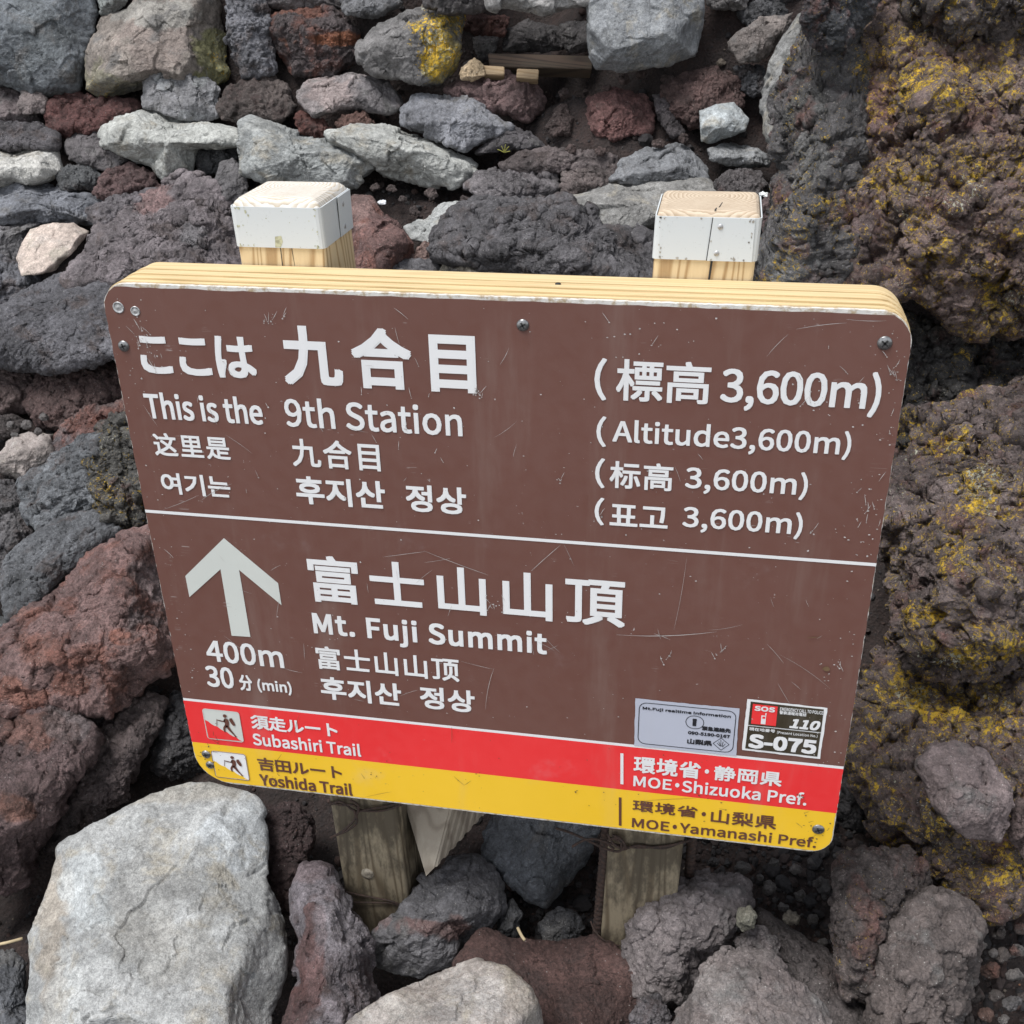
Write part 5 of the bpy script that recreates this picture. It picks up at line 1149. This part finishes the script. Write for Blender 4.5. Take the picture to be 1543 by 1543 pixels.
wire_thing('tie_wire', 'long rusty wire twisted round the right post under the board', 'wire', [
    [U(838,1248,yw-.03), U(860,1255,yw-.02), U(885,1266,yw-.012), U(910,1278,yw-.006), U(932,1283,yw-.004), U(941,1272,yw-.008), U(930,1262,yw-.006), U(915,1268,yw-.006), U(925,1280,yw-.008)],
    [U(862,1276,yw-.02), U(880,1266,yw-.014), U(900,1265,yw-.01), U(925,1272,yw-.006), U(960,1277,yw), U(1000,1275,yw), U(1025,1270,yw), U(1042,1266,yw+.02)],
    [U(918,1262,yw-.004), U(935,1268,yw-.008), U(938,1280,yw-.006), U(960,1274,yw-.001), U(1000,1278,yw), U(1028,1268,yw+.002)],
    [U(915,1256,yw-.004), U(925,1272,yw-.009), U(942,1279,yw-.005), U(936,1264,yw-.006), U(922,1258,yw-.004)]], .0017)
wire_thing('tie_wire', 'thin brown wire loop round the foot of the right post', 'wire', [
    [U(890,1388,yw), U(896,1402,yw-.006), U(908,1415,yw-.010), U(925,1423,yw-.008), U(945,1426,yw-.004), U(958,1424,yw)]], .0012)
def rebar(px_, label, r=.0065):
    a, b = U(*px_[0]), U(*px_[1]); n = 150
    pts = [Vector(a).lerp(Vector(b), k / n) for k in range(n + 1)]
    o = tube('rebar', pts, r, M_RUST, None, 12, rfun=lambda i: 1.12 if i % 5 < 2 else .96)
    setp(o, label, 'steel bar', 'rusty bars beside the right post'); return o
rebar(((916,1225,.085),(897,1440,.085)), 'rusty ribbed steel bar standing left of the right post')
rebar(((1046,1225,.125),(1032,1400,.125)), 'rusty ribbed steel bar in the shade right of the right post')

def stake():
    Pp = lambda u, v, t_: Vector(pt(u, v, t_))
    fa, fb = Pp(604, 1190, 1.56), Pp(684, 1192, 1.54); tipf = Pp(642, 1320, 1.545); edg = Pp(654, 1308, 1.535)
    rt = Pp(756, 1196, 1.66); back = Pp(660, 1190, 1.70)
    root = bpy.data.objects.new('wooden_stake', None); SC.collection.objects.link(root); root.location = tuple(tipf)
    setp(root, 'weathered pointed timber stake with a grooved face under the board', 'stake')
    L = lambda v: tuple(v - tipf)
    body = mesh_py('stake_body', [L(fa), L(fb), L(edg), L(tipf), L(back), L(rt)], [(0, 1, 2, 3), (0, 4, 5, 1), (0, 3, 4), (3, 2, 5, 4), (1, 5, 2)])
    link('stake_body', body, M_STAKE, root)
    # ridges of the grooved face
    nrm = (rt - fb).cross(edg - fb).normalized()
    if nrm.dot(Vector(CAM) - fb) < 0: nrm = -nrm
    n = 9
    for k in range(n):
        s0, s1_ = (k + .12) / n, (k + .72) / n
        a0, a1 = fb.lerp(rt, s0), fb.lerp(rt, s1_)
        # lines run parallel to the edge until they reach the sloping cut rt -> edg
        e0 = a0 + (edg - fb) * (1 - s0); e1 = a1 + (edg - fb) * (1 - s1_)
        h = nrm * .0022; q = .0008
        V = [L(a0), L(a1), L(e1), L(e0), L(a0.lerp(a1, .2) + h), L(a0.lerp(a1, .8) + h), L(e0.lerp(e1, .8) + h), L(e0.lerp(e1, .2) + h)]
        link('ridge', mesh_py('ridge', V, [(4, 5, 6, 7), (0, 1, 5, 4), (1, 2, 6, 5), (2, 3, 7, 6), (3, 0, 4, 7)]), M_STAKE, root)
stake()

# ------------------------------------------------------------------ timber and litter in the wall
def plank(name, label, cat, quad, t0, thick, mat):
    q = [Vector(pt(u, v, t0)) for u, v in quad]; c = sum(q, Vector()) / 4; d = Vector(ROT[:, 2] * -1) * thick
    V = [tuple(p - c) for p in q] + [tuple(p + d - c) for p in q]
    me = mesh_py(name, V, [(0, 3, 2, 1), (4, 5, 6, 7), (0, 1, 5, 4), (1, 2, 6, 5), (2, 3, 7, 6), (3, 0, 4, 7)])
    bm = bmesh.new(); bm.from_mesh(me); bmesh.ops.recalc_face_normals(bm, faces=bm.faces)
    bmesh.ops.bevel(bm, geom=bm.edges[:], offset=.0015, segments=2, affect='EDGES'); bm.to_mesh(me); bm.free()
    return setp(link(name, me, mat, None, tuple(c)), label, cat)
tw = t_slope(800, 95)
plank('timber_beam', 'dark weathered beam lying at the bottom of the hollow', 'beam', [(735,80),(892,84),(892,104),(738,100)], tw + .02, .05, M_BEAM)
plank('wood_block', 'short tan wood offcut left of the other in the hollow', 'wood block', [(728,98),(760,100),(760,113),(730,112)], tw - .03, .03, M_OFFC)
plank('wood_block', 'brighter tan wood offcut at the right end in the hollow', 'wood block', [(779,103),(812,104),(811,119),(778,117)], tw - .04, .03, M_OFFC)
rock('rock', 'small tan pointed stone left of the wood offcuts', 'rock', 'slab', (.33, .25, .16), [(690,112),(700,97),(715,87),(728,98),(731,115),(712,122),(694,121)], dt=-.06)
rock('litter_scrap', 'tiny white scrap on soil right of the left post', 'scrap', 'slab', (.8, .82, .85), [(569,305),(574,301),(581,302),(582,308),(573,309)], dt=-.03, lvl=4, group=None)
rock('litter_scrap', 'tiny white scrap beside the right post cap', 'scrap', 'slab', (.8, .82, .82), [(1143,291),(1150,288),(1157,291),(1156,297),(1145,296)], dt=-.06, lvl=4, group=None)
# dry twigs
for lab, q in (('pale dry twig at the left edge beside the big pale slab', [(-12,1425,-.06),(12,1420,-.07),(34,1414,-.07)]),
               ('thin pale splinter between the cracked rock and the reddish rock', [(780,1398,-.10),(786,1410,-.10),(791,1417,-.10)])):
    P_ = [pt(u, v, t_slope(u, v) + dd) for u, v, dd in q]
    setp(tube('twig', P_, .0022, simple_mat('dry_twig', (.45, .36, .22), .8), None, 7, sub=3), lab, 'twig')
# sprig of grass
gr = bpy.data.objects.new('grass_sprig', None); SC.collection.objects.link(gr); gp = pt(760, 230, t_slope(760, 230) - .03); gr.location = tuple(gp)
setp(gr, 'tiny yellow-green grass sprig on the soil above the dark lumpy rock', 'grass')
gm = simple_mat('dry_grass', (.28, .27, .06), .8)
for k, (dx_, dz_) in enumerate(((-.014, .006), (-.006, .013), (.010, .012), (.012, .003), (.003, .016))):
    tube('blade', [(0, 0, 0), (dx_ * .6, 0, dz_ * .7), (dx_, 0, dz_)], .0009, gm, gr, 5, sub=3)
print('rock tris', TRI[0])
